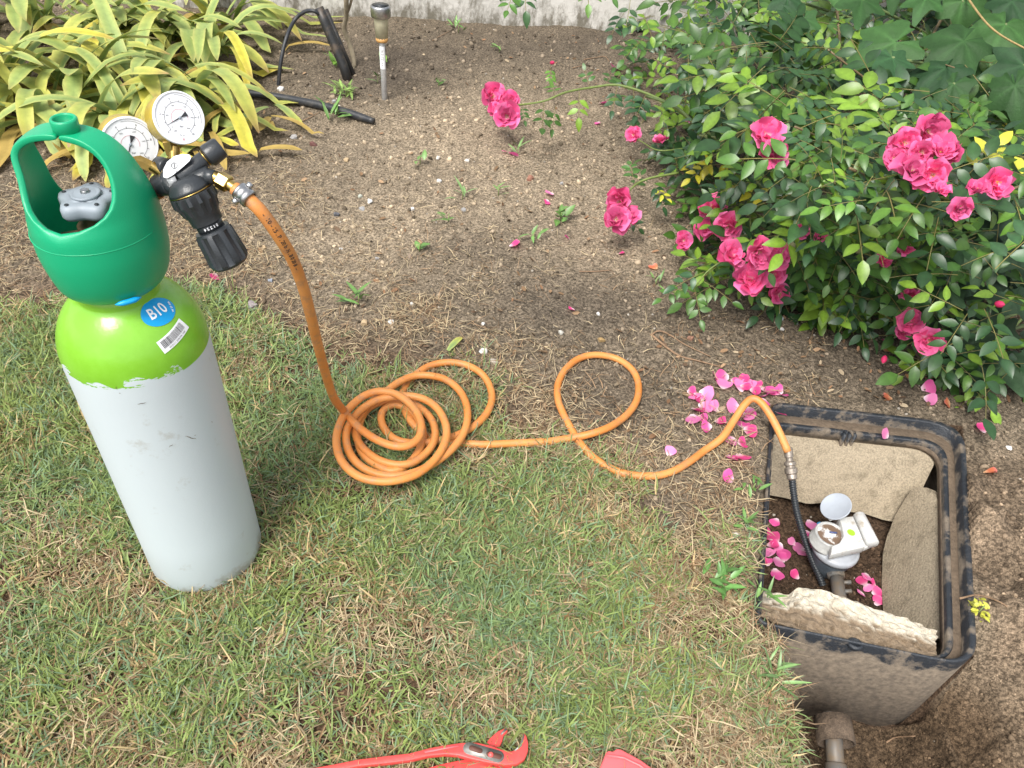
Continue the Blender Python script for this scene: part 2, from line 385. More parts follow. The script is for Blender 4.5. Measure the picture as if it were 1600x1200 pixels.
solo('soil_ground', np.c_[hx, hy, hz], GF, M_soil, None, None, kind='structure', col=gc)
print('ground', nx, ny)

# ------------------------------------------------------------------ bulk generators
def blades(base, az, L, W, elev, curl, col, tipcol, nrows=4):
    """N blades -> V,F,col ; elev radians start elevation, curl droop"""
    N = len(base); t = np.linspace(0, 1, nrows); wp = np.array([.8, 1., .75, 0.])[:nrows] if nrows == 4 else np.array([.9, .9, 0.])
    d = np.stack([np.cos(az), np.sin(az)], -1); sdv = np.stack([-np.sin(az), np.cos(az)], -1)
    P = base.copy(); V = []; Cc = []; e = elev.copy(); prev = 0
    for k in range(nrows):
        if k:
            st = (t[k]-prev)*L
            P = P+np.c_[d*(np.cos(e)*st)[:, None], (np.sin(e)*st)]; prev = t[k]; e = e-curl/(nrows-1)
            az2 = rng.normal(0, .25, N); d = np.stack([d[:, 0]*np.cos(az2)-d[:, 1]*np.sin(az2), d[:, 0]*np.sin(az2)+d[:, 1]*np.cos(az2)], -1)
        cc = col*(1-t[k])+tipcol*t[k]
        if k < nrows-1:
            o = np.c_[sdv*(W*wp[k]*.5)[:, None], rng.normal(0, .15, N)*W]
            V += [P-o, P+o]; Cc += [cc, cc]
        else: V.append(P); Cc.append(cc)
    m = len(V); V = np.stack(V, 1).reshape(-1, 3); Cc = np.stack(Cc, 1).reshape(-1, 3); f = []
    for k in range(nrows-2): f += [(2*k, 2*k+1, 2*k+3), (2*k, 2*k+3, 2*k+2)]
    f.append((2*(nrows-2), 2*(nrows-2)+1, m-1)); f = np.array(f)
    F = (f[None]+(np.arange(N)*m)[:, None, None]).reshape(-1, 3)
    return V, F, Cc
def scatter(TV, TF, R, T, TC=None, col=None):
    """merge N transformed copies; R (N,3,3), T (N,3), TF array"""
    N = len(T); m = len(TV); V = np.einsum('nij,mj->nmi', R, TV)+T[:, None]; F = (TF[None]+(np.arange(N)*m)[:, None, None]).reshape(-1, TF.shape[1])
    if TC is not None: cc = TC[None]*(col[:, None] if col is not None else 1)
    else: cc = np.repeat(col[:, None], m, 1)
    return V.reshape(-1, 3), F, np.broadcast_to(cc, (N, m, 3)).reshape(-1, 3)
def rotm(az, tilt, roll):
    ca, sa, ct, st, cr, sr = np.cos(az), np.sin(az), np.cos(tilt), np.sin(tilt), np.cos(roll), np.sin(roll); z = np.zeros_like(az); o = z+1
    Rz = np.stack([ca, -sa, z, sa, ca, z, z, z, o], -1).reshape(-1, 3, 3); Rx = np.stack([o, z, z, z, ct, -st, z, st, ct], -1).reshape(-1, 3, 3)
    Ry = np.stack([cr, z, sr, z, o, z, -sr, z, cr], -1).reshape(-1, 3, 3); return Rz@Rx@Ry
ICO_V = []
def ico():
    p = (1+5**.5)/2; V = np.array([(-1, p, 0), (1, p, 0), (-1, -p, 0), (1, -p, 0), (0, -1, p), (0, 1, p), (0, -1, -p), (0, 1, -p), (p, 0, -1), (p, 0, 1), (-p, 0, -1), (-p, 0, 1)])/math.hypot(1, p)
    F = np.array([(0, 11, 5), (0, 5, 1), (0, 1, 7), (0, 7, 10), (0, 10, 11), (1, 5, 9), (5, 11, 4), (11, 10, 2), (10, 7, 6), (7, 1, 8), (3, 9, 4), (3, 4, 2), (3, 2, 6), (3, 6, 8), (3, 8, 9), (4, 9, 5), (2, 4, 11), (6, 2, 10), (8, 6, 7), (9, 8, 1)]); return V, F
IV, IF = ico()
def px_points(n, u0, u1, v0, v1):
    """ground points evenly spread over the seen ground"""
    u = rng.uniform(u0, u1, n); v = rng.uniform(v0, v1, n); p = g(u, v, 0.); return p[:, 0], p[:, 1], u, v

# ---- lawn grass
n0 = 20000
x = rng.uniform(-1.5, .55, n0*4); y = rng.uniform(.05, 1.5, n0*4)
sdv, u, v = lawn_sd(x, y)
jit = (fbm(x, y, .12, 71, 3)-.5)*150
dens = ss(25, -50, sdv+jit); pn = fbm(x, y, .10, 73, 3)
def blb(cx, cy, rx, ry): return np.exp(-((u-cx)/rx)**2-((v-cy)/ry)**2)
dens = dens*(.24+.76*ss(.38, .53, pn))*(1-.9*blb(1110, 1160, 90, 50))*(1-.75*blb(480, 960, 50, 40))*(1-.7*blb(370, 1030, 60, 35))*(1-.7*blb(460, 810, 60, 60))*(1-.5*blb(1010, 1000, 110, 50))
dens = np.maximum(dens, .9*blb(720, 620, 45, 35)*(sdv < 60)); dens = np.maximum(dens, .8*blb(880, 740, 60, 40)); dens = np.maximum(dens, .6*blb(1130, 880, 40, 40))
inb = (u > -350) & (v < 1450)
edge_ok = (box_sd(x, y) > .004) & (height(x, y) > -.03)
k = (rng.random(len(x)) < dens) & edge_ok & inb
x, y, u, v, pn2 = x[k], y[k], u[k], v[k], fbm(x[k], y[k], .16, 75, 3); print('tufts', len(x))
nb = rng.integers(5, 12, len(x)); rep = np.repeat(np.arange(len(x)), nb); N = len(rep)
bx = x[rep]+rng.normal(0, .007, N); by = y[rep]+rng.normal(0, .007, N)
ok = (box_sd(bx, by) > .002); rep, bx, by = rep[ok], bx[ok], by[ok]; N = len(rep)
bh = height(bx, by)
taz = rng.uniform(0, 6.28, len(x)); az = taz[rep]+rng.normal(0, 1.1, N)
Ls = rng.gamma(5, .0050, N)*(0.72+.5*pn2[rep]); Ls = np.clip(Ls, .010, .060)
el = np.abs(rng.normal(.55, .35, N)); cur = rng.normal(.6, .7, N)
g1 = np.array([.175, .30, .130]); g2 = np.array([.25, .36, .11]); g3 = np.array([.175, .31, .20]); st1 = np.array([.58, .47, .27]); st2 = np.array([.24, .145, .08])
tc_ = rng.random(len(x))[:, None]; mix = np.clip(pn2*1.6-.3, 0, 1)[:, None]
tcol = (g1*(1-mix)+g2*mix); tcol = np.where(tc_ < .28, g3, tcol); tcol = tcol*rng.uniform(.75, 1.25, (len(x), 1))
c = tcol[rep]*rng.uniform(.8, 1.25, (N, 1)); r_ = rng.random(N)
drymask = (fbm(bx, by, .11, 77, 3) > .56); thr = np.where(drymask, .36, .10)
c = np.where((r_ < thr)[:, None], st1*rng.uniform(.7, 1.2, (N, 1)), c); c = np.where((r_ < thr*.4)[:, None], st2, c)
tip = c*.7+np.array([.36, .33, .14])*.3
V, F, Cc = blades(np.c_[bx, by, bh-.002], az, Ls, rng.uniform(.0013, .0029, N), el, cur, c*np.array([1.1, .95, .8]), tip)
solo('lawn_grass', V, F, M_grass, 'short patchy green lawn grass round the gas cylinder', 'grass', kind='stuff', col=Cc); print('grass tris', len(F))

# ---- dry straw, lying flat
n0 = 125000
x, y, u, v = px_points(n0, -250, 1300, 240, 1350)
sdv = sdf(u, v, LAWN)
dens = .14+.85*np.exp(-((sdv-5)/75)**2)+.9*blb(120, 330, 230, 130)+.8*blb(430, 280, 70, 60)+.5*blb(640, 470, 200, 60)+(.12+.30*ss(.52, .40, fbm(x, y, .10, 73, 3)))*(sdv < 0)+.9*blb(1030, 990, 110, 70)+.6*blb(1120, 1130, 110, 60)+.6*blb(790, 700, 60, 60)+.6*blb(1150, 720, 60, 80)
dens = dens*(.15+.9*ss(.38, .6, fbm(x, y, .07, 81, 3)))
dens = dens*(1-.8*blb(900, 300, 200, 80))*(1-.8*blb(920, 480, 110, 50))*(v > 220)
k = (rng.random(n0) < dens) & (box_sd(x, y) > .01) & (height(x, y) > -.1) & (v < 1300); x, y = x[k], y[k]; N = len(x); print('straw', N)
sc1 = rng.uniform(.5, 1.25, (N, 1)); c = np.where(rng.random((N, 1)) < .6, np.array([.56, .45, .28]), np.array([.34, .225, .13]))*sc1
V, F, Cc = blades(np.c_[x, y, height(x, y)+rng.uniform(.001, .012, N)], rng.uniform(0, 6.28, N), rng.gamma(4, .0068, N).clip(.008, .06), rng.uniform(.0008, .0019, N), rng.normal(.0, .2, N), rng.normal(.1, .5, N), c, c*.9)
solo('dry_straw', V, F, M_grass, 'dry pale straw and dead grass lying on the soil and lawn', 'dry grass', kind='stuff', col=Cc)

# ---- soil crumbs and gravel
n0 = 52000
x, y, u, v = px_points(n0, -100, 1700, -30, 1260)
sdv = sdf(u, v, LAWN); k = (rng.random(n0) < np.where(sdv < 0, .35, 1)*np.where((x > .72) & (y < .9), .45, 1)*(.35+fbm(x, y, .08, 91, 3))) & ((box_sd(x, y) > .012) | (box_sd(x, y) < -.03)) & (y < 3.0); x, y, u, v = x[k], y[k], u[k], v[k]; N = len(x)
dep = np.hypot(y, 1.); s = rng.gamma(1.7, .00085, N)*dep*.8; s = np.clip(s, .0006, .009)
rr = (x > .72) & (y < .9); s = np.where(rr, s*1.35, s)
cg = ground_color(x, y)*rng.uniform(.5, 1.75, (N, 1)); dk = rng.random(N) < .28; cg = np.where(dk[:, None], cg*.5, cg); pale = (rng.random(N) < .035) & ~rr; cg = np.where(pale[:, None], np.array([.42, .38, .32])*rng.uniform(.5, 1.1, (N, 1)), cg); s = np.where(pale, np.minimum(s, .0035), s)
Rm = rotm(rng.uniform(0, 6.28, N), rng.uniform(0, 6.28, N), rng.uniform(0, 6.28, N))*np.stack([s, s*rng.uniform(.6, 1, N), s*rng.uniform(.5, .9, N)], -1)[:, None, :]
V, F, Cc = scatter(IV, IF, Rm, np.c_[x, y, height(x, y)+s*.2], None, cg)
V += rng.normal(0, 1, V.shape)*np.repeat(s, 12)[:, None]*.14
solo('soil_crumbs', V, F, M_crumb, 'loose soil crumbs and grit on the bed and in the dug pit', 'soil', kind='stuff', col=Cc, smooth=False)
# ---- leaf litter
n0 = 2600
x, y, u, v = px_points(n0, 350, 1650, 30, 700)
dn = .9*blb(1330, 560, 260, 70)+.7*blb(950, 110, 250, 70)+.25+.5*blb(1250, 620, 120, 30); k = (rng.random(n0) < dn) & (box_sd(x, y) > .03); x, y = x[k], y[k]; N = len(x)
LT = np.array([(-.5, 0, 0), (-.2, .22, .06), (.25, .2, .08), (.5, 0, .02), (.25, -.2, .09), (-.2, -.22, .05), (0, 0, -.03)]); LF = np.array([(0, 6, 1), (1, 6, 2), (2, 6, 3), (3, 6, 4), (4, 6, 5), (5, 6, 0)])
s = rng.uniform(.006, .02, N); pal = np.array([(.22, .14, .08), (.30, .20, .12), (.15, .10, .065), (.34, .27, .18), (.26, .15, .085)])
Rm = rotm(rng.uniform(0, 6.28, N), rng.normal(0, .5, N), rng.normal(0, .4, N))*s[:, None, None]
V, F, Cc = scatter(LT, LF, Rm, np.c_[x, y, height(x, y)+.004], None, pal[rng.integers(0, 5, N)]*rng.uniform(.6, 1.2, (N, 1)))
solo('leaf_litter', V, F, M_crumb, 'small brown dead leaf fragments on the soil of the bed', 'leaf litter', kind='stuff', col=Cc)
#@@PART2
# ------------------------------------------------------------------ concrete wall behind the bed
wa = g(430, 17)[:2]; wb = g(950, 48)[:2]; wd = nrm(wb-wa); wn = np.array([-wd[1], wd[0]])
A = wa-wd*2.2; B = wb+wd*4.5
nW = 260; V = []; hh = np.linspace(-.08, .75, 14)
for k in range(nW+1):
    p = A+(B-A)*k/nW
    for z in hh: V.append((p[0]-wn[0]*(fbm(np.array(k*.03), np.array(z), .3, 5, 3)-.5)*.03, p[1]-wn[1]*(fbm(np.array(k*.03), np.array(z), .3, 5, 3)-.5)*.03, z))
    q = p+wn*.18; V.append((q[0], q[1], .75)); V.append((q[0], q[1], -.08))
m = len(hh)+2; F = []
for k in range(nW):
    for j in range(m-1): F.append((k*m+j, (k+1)*m+j, (k+1)*m+j+1, k*m+j+1))
F += [tuple(range(m-1, -1, -1)), tuple(range(nW*m, nW*m+m))]
solo('garden_wall', V, F, M_wall, 'pale stained concrete garden wall at the back of the bed', 'wall', origin=(float(wa[0]), float(wa[1]), 0), smooth=False)

# ------------------------------------------------------------------ text
def text2d(s, size, bold=.0):
    cu = bpy.data.curves.new('t', 'FONT'); cu.body = s; cu.size = size; cu.align_x = 'CENTER'; cu.align_y = 'CENTER'; cu.offset = bold; cu.resolution_u = 3
    o = bpy.data.objects.new('t', cu); C.objects.link(o); dg = bpy.context.evaluated_depsgraph_get()
    me = bpy.data.meshes.new_from_object(o.evaluated_get(dg)); V = np.array([v.co[:2] for v in me.vertices]); F = [tuple(p.vertices) for p in me.polygons]
    bpy.data.objects.remove(o); bpy.data.curves.remove(cu); bpy.data.meshes.remove(me); return V, F
def rect2d(x, y, w, h): return np.array([(x-w/2, y-h/2), (x+w/2, y-h/2), (x+w/2, y+h/2), (x-w/2, y+h/2)]), [(0, 1, 2, 3)]
def arc2d(r, w, a0, a1, n=30):
    a = np.radians(np.linspace(a0, a1, n)); V = np.vstack([np.c_[(r-w/2)*np.cos(a), (r-w/2)*np.sin(a)], np.c_[(r+w/2)*np.cos(a), (r+w/2)*np.sin(a)]])
    return V, [(i, n+i, n+i+1, i+1) for i in range(n-1)]
def rot2(V, a, t=(0, 0)): c, s = math.cos(a), math.sin(a); return V@np.array([[c, s], [-s, c]])+np.array(t)
def join2(L):
    V = []; F = []; n = 0
    for v, f in L: V.append(v); F += [tuple(i+n for i in q) for q in f]; n += len(v)
    return np.concatenate(V), F

# ------------------------------------------------------------------ gas cylinder
CX, CY, RC = -.4309, .6464, .0787
CZ = float(height(np.array(CX), np.array(CY)))*0
cylr = empty('gas_cylinder', (CX, CY, CZ), 'lime shouldered pale grey gas cylinder with a dark green carrying guard', 'gas cylinder')
prof = [(.060, .0), (.071, .001), (.0765, .005), (RC, .012), (RC, .10), (RC, .2), (RC, .3), (RC, .385), (RC, .410)]
for k in range(1, 13):
    a = math.radians(58*k/12); prof.append((.0787*math.cos(a)+.0000, .410+.082*math.sin(a)))
prof += [(.041, .482), (.041, .500)]
bprof = np.array(prof)
V, F = lathe(prof, (CX, CY, CZ), n=72); part('cylinder_body', V, F, M_body, cylr)
# sticker surface mapping
def surf(phi, s0):
    """s0: arc length up along the profile from z=.410"""
    a = s0/.0805; a = max(a, -.8)
    if s0 < 0: r, z, nr, nz_ = RC, .410+s0, 1, 0
    else: r, z, nr, nz_ = .0787*math.cos(a), .410+.082*math.sin(a), math.cos(a), math.sin(a)
    d = np.array([math.cos(phi), math.sin(phi)])
    P = np.array([CX+r*d[0], CY+r*d[1], CZ+z]); Nn = np.array([nr*d[0], nr*d[1], nz_]); return P, Nn
def find(u, v):
    best = None
    for phi in np.radians(np.arange(-150, 40, 1)):
        for s_ in np.arange(-.1, .078, .002):
            P, Nn = surf(phi, s_)
            if Nn@(np.array([0, 0, 1])-P) < 0: continue
            a, b_ = proj(P); e = (a-u)**2+(b_-v)**2
            if best is None or e < best[0]: best = (e, phi, s_)
    return best[1:]
def wrap(V2, F, u, v, dirpx, lift):
    phi, s_ = find(u, v); r = .0787*math.cos(max(s_, 0)/.0805)
    P0 = np.array(proj(surf(phi, s_)[0])); pa = np.array(proj(surf(phi+.004/r, s_)[0]))-P0; pb = np.array(proj(surf(phi, s_+.004)[0]))-P0
    ab = np.linalg.solve(np.array([pa, pb]).T, np.array(dirpx, float)); ang = math.atan2(ab[1], ab[0])
    V2 = rot2(V2, ang); out = []
    for x, y in V2:
        P, Nn = surf(phi+x/r, s_+y); out.append(P+Nn*lift)
    return out, F
def disc2d(rx, ry, n=36, m=5):
    V = [(0, 0)]; F = []
    for k in range(1, m+1):
        for i in range(n): V.append((rx*k/m*math.cos(2*math.pi*i/n), ry*k/m*math.sin(2*math.pi*i/n)))
    for i in range(n): F.append((0, 1+i, 1+(i+1) % n))
    for k in range(m-1):
        for i in range(n): F.append((1+k*n+i, 1+(k+1)*n+i, 1+(k+1)*n+(i+1) % n, 1+k*n+(i+1) % n))
    return np.array(V), F
def grid2d(w, h, nx_, ny_):
    V = [((i/nx_-.5)*w, (j/ny_-.5)*h) for j in range(ny_+1) for i in range(nx_+1)]
    return np.array(V), [(j*(nx_+1)+i, j*(nx_+1)+i+1, (j+1)*(nx_+1)+i+1, (j+1)*(nx_+1)+i) for j in range(ny_) for i in range(nx_)]
V2, F = disc2d(.0200, .0150); V, F = wrap(V2, F, 248, 487, (28, -19), .0006); st = part('round_sticker', V, F, M_blue, cylr)
V2, F = text2d('B10', .0165, .0003); V2 = V2*[.85, 1]+[-.0015, .0005]; V, F = wrap(V2, F, 248, 487, (28, -19), .0011); part('lettering', V, F, M_face, st)
V2, F = text2d('W 27 AIR', .003, .0001); V2 = rot2(V2, 1.1, (.0145, -.004)); V, F = wrap(V2, F, 248, 487, (28, -19), .0011); part('small_lettering', V, F, M_face, st)
V2, F = grid2d(.040, .0150, 16, 6); V, F = wrap(V2, F, 272, 525, (32, -37), .0006); bl = part('barcode_label', V, F, M_face, cylr)
L2 = []; xx = -.0165; r5 = random.Random(5)
while xx < .016:
    wv = r5.choice([.0003, .0004, .0007]); L2.append(rect2d(xx, .0015, wv, .0085)); xx += wv+r5.choice([.0004, .0006])
V2, F = join2(L2); V, F = wrap(V2, F, 272, 525, (32, -37), .0011); part('bars', V, F, M_ink, bl)
V2, F = text2d('6035111 2096704 1058', .0026); V2 = V2+[0, -.0052]; V, F = wrap(V2, F, 272, 525, (32, -37), .0011); part('lettering', V, F, M_ink, bl)
# scratches on the paint
for (u, v, dx, dy, ln) in [(318, 719, 30, 8, .017), (181, 606, 2, 8, .004), (187, 613, 3, 3, .0015), (335, 728, 1, 0, .002), (222, 630, 14, -3, .009), (340, 667, 3, 5, .003), (334, 917, 8, -5, .005)]:
    k = 9; xs = np.linspace(-ln/2, ln/2, k); wv = .00012+.00028*np.sin(np.linspace(0, 3.14, k))*r5.uniform(.4, 1.2); yo = np.array([r5.uniform(-.0006, .0006) for _ in range(k)])
    V2 = np.vstack([np.c_[xs, yo-wv], np.c_[xs, yo+wv]]); F = [(i, i+1, k+i+1, k+i) for i in range(k-1)]
    V, F = wrap(V2, F, u, v, (dx, dy), .0004); part('paint_scratch', V, F, M_dbrass, cylr)
# green guard
GX = [(.040, .493), (.0455, .494), (.0535, .500), (.0590, .512), (.0625, .528), (.0640, .541), (.0645, .550), (.0640, .561), (.0635, .572), (.0627, .583), (.0615, .592), (.0600, .604), (.0570, .618), (.0520, .632), (.0455, .643), (.0360, .652), (.0250, .6580), (.0150, .6610), (0, .6620)]
YF = [9, 9, 9, 9, 9, 9, 9, 9, 9, 9, .052, .0385, .0300, .0240, .0200, .0165, .0150, .0140, .0135]
YB = [9, 9, 9, 9, 9, 9, .0540, .0440, .0365, .0305, .0260, .0215, .0180, .0160, .0150, .0150, .0145, .0140, .0135]
def guard_side(sg):
    K = 24; V = []; F = []
    for (X, Z), yf, yb in zip(GX, YF, YB):
        R = max(X, 1e-4); sx = 1-(.12*ss(.497, .515, Z)+.03*ss(.56, .61, Z)-.30*ss(.618, .650, Z))*(sg < 0)
        for k in range(K+1):
            t = -1+2*k/K; yw = yf if t*sg < 0 else yb; al = math.asin(min(yw/R, 1.)) if yw < R else (math.pi/2)
            c = ss(.02, .055, X) if yw < 9 else 1.; hw = yw if yw < 9 else R
            if yw >= 9: x, y = R*math.cos(al*t), R*math.sin(al*t)
            else:
                y0 = R*math.sin(al*t) if hw < R else hw*t
                y1 = hw*t; y = y0*c+y1*(1-c); x = math.sqrt(max(R*R-y*y, 0))*c+R*(1-c)
            # window sill dips a little towards the middle of the window
            V.append((CX+sg*x*sx, CY+sg*y, CZ+Z))
    n = K+1
    for j in range(len(GX)-1):
        for k in range(K): F.append((j*n+k, j*n+k+1, (j+1)*n+k+1, (j+1)*n+k))
    return np.array(V), F
V1, F1 = guard_side(1); V2_, F2 = guard_side(-1); V, F = join((V1, F1), (V2_, F2))
# weld
key = {}; idx = []; NV = []
for p in V:
    q = tuple(np.round(p, 4))
    if q not in key: key[q] = len(NV); NV.append(p)
    idx.append(key[q])
F = [tuple(dict.fromkeys(idx[i] for i in f)) for f in F]; F = [f for f in F if len(f) > 2]
gd = part('carrying_guard', NV, F, M_green, cylr, solid=.0062, sub=1)
gd.modifiers['s'].offset = -1; gd.modifiers['s'].use_even_offset = True
hub = lathe([(.0095, .0), (.0115, .001), (.0118, .012), (.0108, .0135), (.0092, .0135), (.0086, .012), (.0086, .004), (0.0001, .003)], (CX+.003, CY, CZ+.6590), n=36); part('guard_socket', *hub, M_green, gd)
for k in range(2): pass
V, F = tube([(CX+.0632*math.cos(a)*(.9 if math.cos(a) < 0 else 1), CY+.0632*math.sin(a), CZ+.566) for a in np.radians(np.linspace(-168, -8, 50))], .0007, 8); part('moulded_line', V, F, M_green, gd)
V, F = tube([(CX+.0585*math.cos(a), CY+.0585*math.sin(a), CZ+.503) for a in np.radians(np.linspace(-64, -38, 8))], [.0001, .002, .003, .003, .003, .003, .002, .0001], 8); part('blue_paint_smear', V, F, M_blue, gd)
# valve and handwheel
V, F = lathe([(.017, .495), (.017, .520), (.014, .523), (.014, .545), (.0175, .548), (.0175, .562), (.011, .565), (.009, .578), (.009, .585)], (CX, CY, CZ), n=24); part('valve_body', V, F, M_dbrass, cylr, auto=True)
odir = nrm([.80, .60, 0.]); vo = np.array([CX, CY, CZ+.553])
V, F = cyl(vo, vo+odir*.055, .0115, n=6); part('valve_outlet', V, F, M_dbrass, cylr)
sdir = nrm([-.75, -.45, 0]); V, F = cyl(vo-[0, 0, .005], vo-[0, 0, .005]+sdir*.034, .0095); part('safety_port', V, F, M_dbrass, cylr)
lob = lambda a, r, z: 1+.13*np.cos(5*a)*(r > .012)
V, F = lathe([(.0001, .577), (.018, .577), (.0245, .579), (.0262, .583), (.0262, .589), (.0245, .593), (.016, .5945), (.0142, .5935), (.0135, .5945), (.0001, .5955)], (CX, CY, CZ), n=60, lob=lob, xdir=nrm([.5, .3, 0])); hw = part('handwheel', V, F, M_greyp, cylr)
V, F = lathe([(.0135, .5945), (.0140, .5965), (.0130, .5978), (.0112, .5966), (.0095, .5972), (.0001, .5975)], (CX, CY, CZ), n=32); part('hub_cap', V, F, M_greyp, hw)
V, F = cyl((CX, CY, CZ+.596), (CX, CY, CZ+.600), .0045, n=6); part('hub_nut', V, F, M_steel, hw)
for k in range(5):
    a = 2*math.pi*k/5+math.atan2(.3, .5); V, F = lathe([(.0001, 0), (.0019, .0001), (.0022, -.0004)], (CX+.0228*math.cos(a), CY+.0228*math.sin(a), CZ+.5948), n=10); part('wheel_hole', V, F, M_black, hw)

# ------------------------------------------------------------------ pressure regulator
DR = .775
V0 = np.array([0, 0, CH])
def P(u, v, d=DR): return PD(u, v, d)
reg = empty('pressure_regulator', tuple(P(290, 290)), 'black pressure regulator with two dial gauges screwed to the gas cylinder valve', 'regulator')
inlet_end = vo+odir*.052
print('inlet', proj(inlet_end), (inlet_end-V0)@FW, 'reg pt', P(290, 290), 'hose', P(385, 308))
V, F = join(cyl(inlet_end, P(236, 301, .785), .0085, n=6), cyl(P(234, 302, .785), P(247, 296, .78), .0095, n=24), cyl(P(246, 296, .78), P(262, 290, .78), .0055)); part('inlet_nut', V, F, mat('copper_nut', (.50, .30, .17), .35, .9, vary=.3, nscale=120), reg, auto=True)
cdir = nrm(V0-P(275, 275))
ax = nrm(P(355, 400, .800)-P(299, 300, .762))
o0 = P(297, 297, .765)
V, F = lathe([(.0001, -.0135), (.010, -.013), (.0165, -.009), (.0205, -.003), (.0218, 0)], o0, ax, 40); part('body_dome', V, F, M_black, reg)
V, F = lathe([(.0218, 0), (.0222, .0006), (.0218, .0012)], o0, ax, 40); part('brass_ring', V, F, M_brass, reg)
lr = lambda a, r, z: 1+.05*np.sign(np.cos(14*a))*(z > .003)*(z < .016)
V, F = lathe([(.0205, .0012), (.0222, .0025), (.0222, .011), (.0195, .0155), (.0190, .022), (.0165, .0260), (.0158, .0345)], o0, ax, 84, lob=lr); part('bonnet', V, F, M_black, reg, auto=True)
V, F = lathe([(.0135, .034), (.0135, .0425)], o0, ax, 32); sc_ = part('scale_sleeve', V, F, M_black, reg)
V, F = [], []
ea = frame(ax, cdir); Lt = text2d('0 1 2 3 4', .0042, .0001)
tv = []
for x, y in Lt[0]:
    th_ = x/.0137; d = ea[:, 0]*math.cos(th_)-ea[:, 1]*math.sin(th_)*(-1); tv.append(o0+ax*(.0385-y)+d*.0139)
part('lettering', tv, Lt[1], M_face, sc_)
lk = lambda a, r, z: 1+.06*np.sign(np.cos(9*a)-.2)*(z > .046)*(z < .079)
V, F = lathe([(.0130, .0425), (.0172, .0428), (.0180, .0455), (.0182, .047), (.0200, .0775), (.0200, .0805), (.0175, .0835), (.0001, .0840)], o0, ax, 90, lob=lk); part('adjusting_knob', V, F, M_black, reg, auto=True)
# main casting facing up to the left
cax = nrm(cdir*.75+RT*-.25+UP*.35)
cc0 = P(279, 277, .772)
V, F = lathe([(.0170, -.020), (.0185, -.012), (.0185, -.001), (.0170, .0030), (.0140, .0045), (.0001, .0050)], cc0, cax, 40); part('body_casting', V, F, M_black, reg)
V, F = cyl(P(280, 280, .765), P(322, 246, .770), .0092, .0078, 24); part('knob_arm', V, F, M_black, reg)
kb = nrm(P(350, 226, .772)-P(322, 246, .770)); lob2 = lambda a, r, z: 1+.05*np.sign(np.cos(12*a))*(z > .004)*(z < .0165)
V, F = lathe([(.0001, 0), (.0085, 0), (.0112, .002), (.0115, .004), (.0108, .0165), (.0092, .0185), (.0001, .019)], P(322, 246, .770), kb, 72, lob=lob2); part('shut_off_knob', V, F, M_black, reg, auto=True)
V, F = lathe([(.0082, -.0018), (.0088, -.0010), (.0082, -.0002)], P(322, 246, .770), kb, 30); part('knob_ring', V, F, M_brass, reg)
V, F = join(cyl(P(300, 287, .768), P(330, 270, .768), .0105, .008), cyl(P(322, 275, .762), P(336, 277, .762), .0072)); part('outlet_stub', V, F, M_black, reg)
V, F = join(cyl(P(248, 258, .785), P(262, 262, .778), .009), cyl(P(246, 290, .785), P(268, 288, .775), .011)); part('body_lug', V, F, M_black, reg)
# white plate
def flatpoly(pts, depth, th=.0008):
    top = np.array([P(u, v, depth) for u, v in pts]); return prism(top, nrm(top[0]-V0)*th)
pl = [(255, 277), (255, 265), (261, 253), (272, 244), (285, 240.5), (296, 241.5), (299, 246), (296, 252), (285, 262), (270, 274), (261, 279)]
V, F = flatpoly(pl, .7535, .006); npz = part('white_plate', V, F, M_face, reg, bev=.0005)
fr_ = frame(cdir, RT)
def onface(V2, u, v, depth, rot=0): 
    V2 = rot2(np.asarray(V2), rot); c = P(u, v, depth); return [c+RT*x+UP*y for x, y in V2]
V2, F = join2([arc2d(.0028, .0008, 0, 360, 24), rect2d(0, 0, .0009, .0042)]); part('logo', onface(V2, 272, 258.5, .7525), F, M_ink, npz)
V2, F = join2([rect2d(0, .0008, .0045, .0005), rect2d(0, -.0002, .0045, .0005), rect2d(0, -.0012, .0045, .0005)]); part('print_lines', onface(V2, 283, 252, .7525, .7), F, M_ink, npz)
V2, F = text2d('R 81', .0030); part('lettering', onface(V2, 274, 268, .7525, .3), F, M_ink, npz)
V, F = flatpoly([(260, 281), (273, 275), (278, 286), (267, 291)], .7555, .004); part('grey_plate', V, F, mat('pale_grey', (.4, .41, .42), .4, vary=.4, nscale=400), reg)
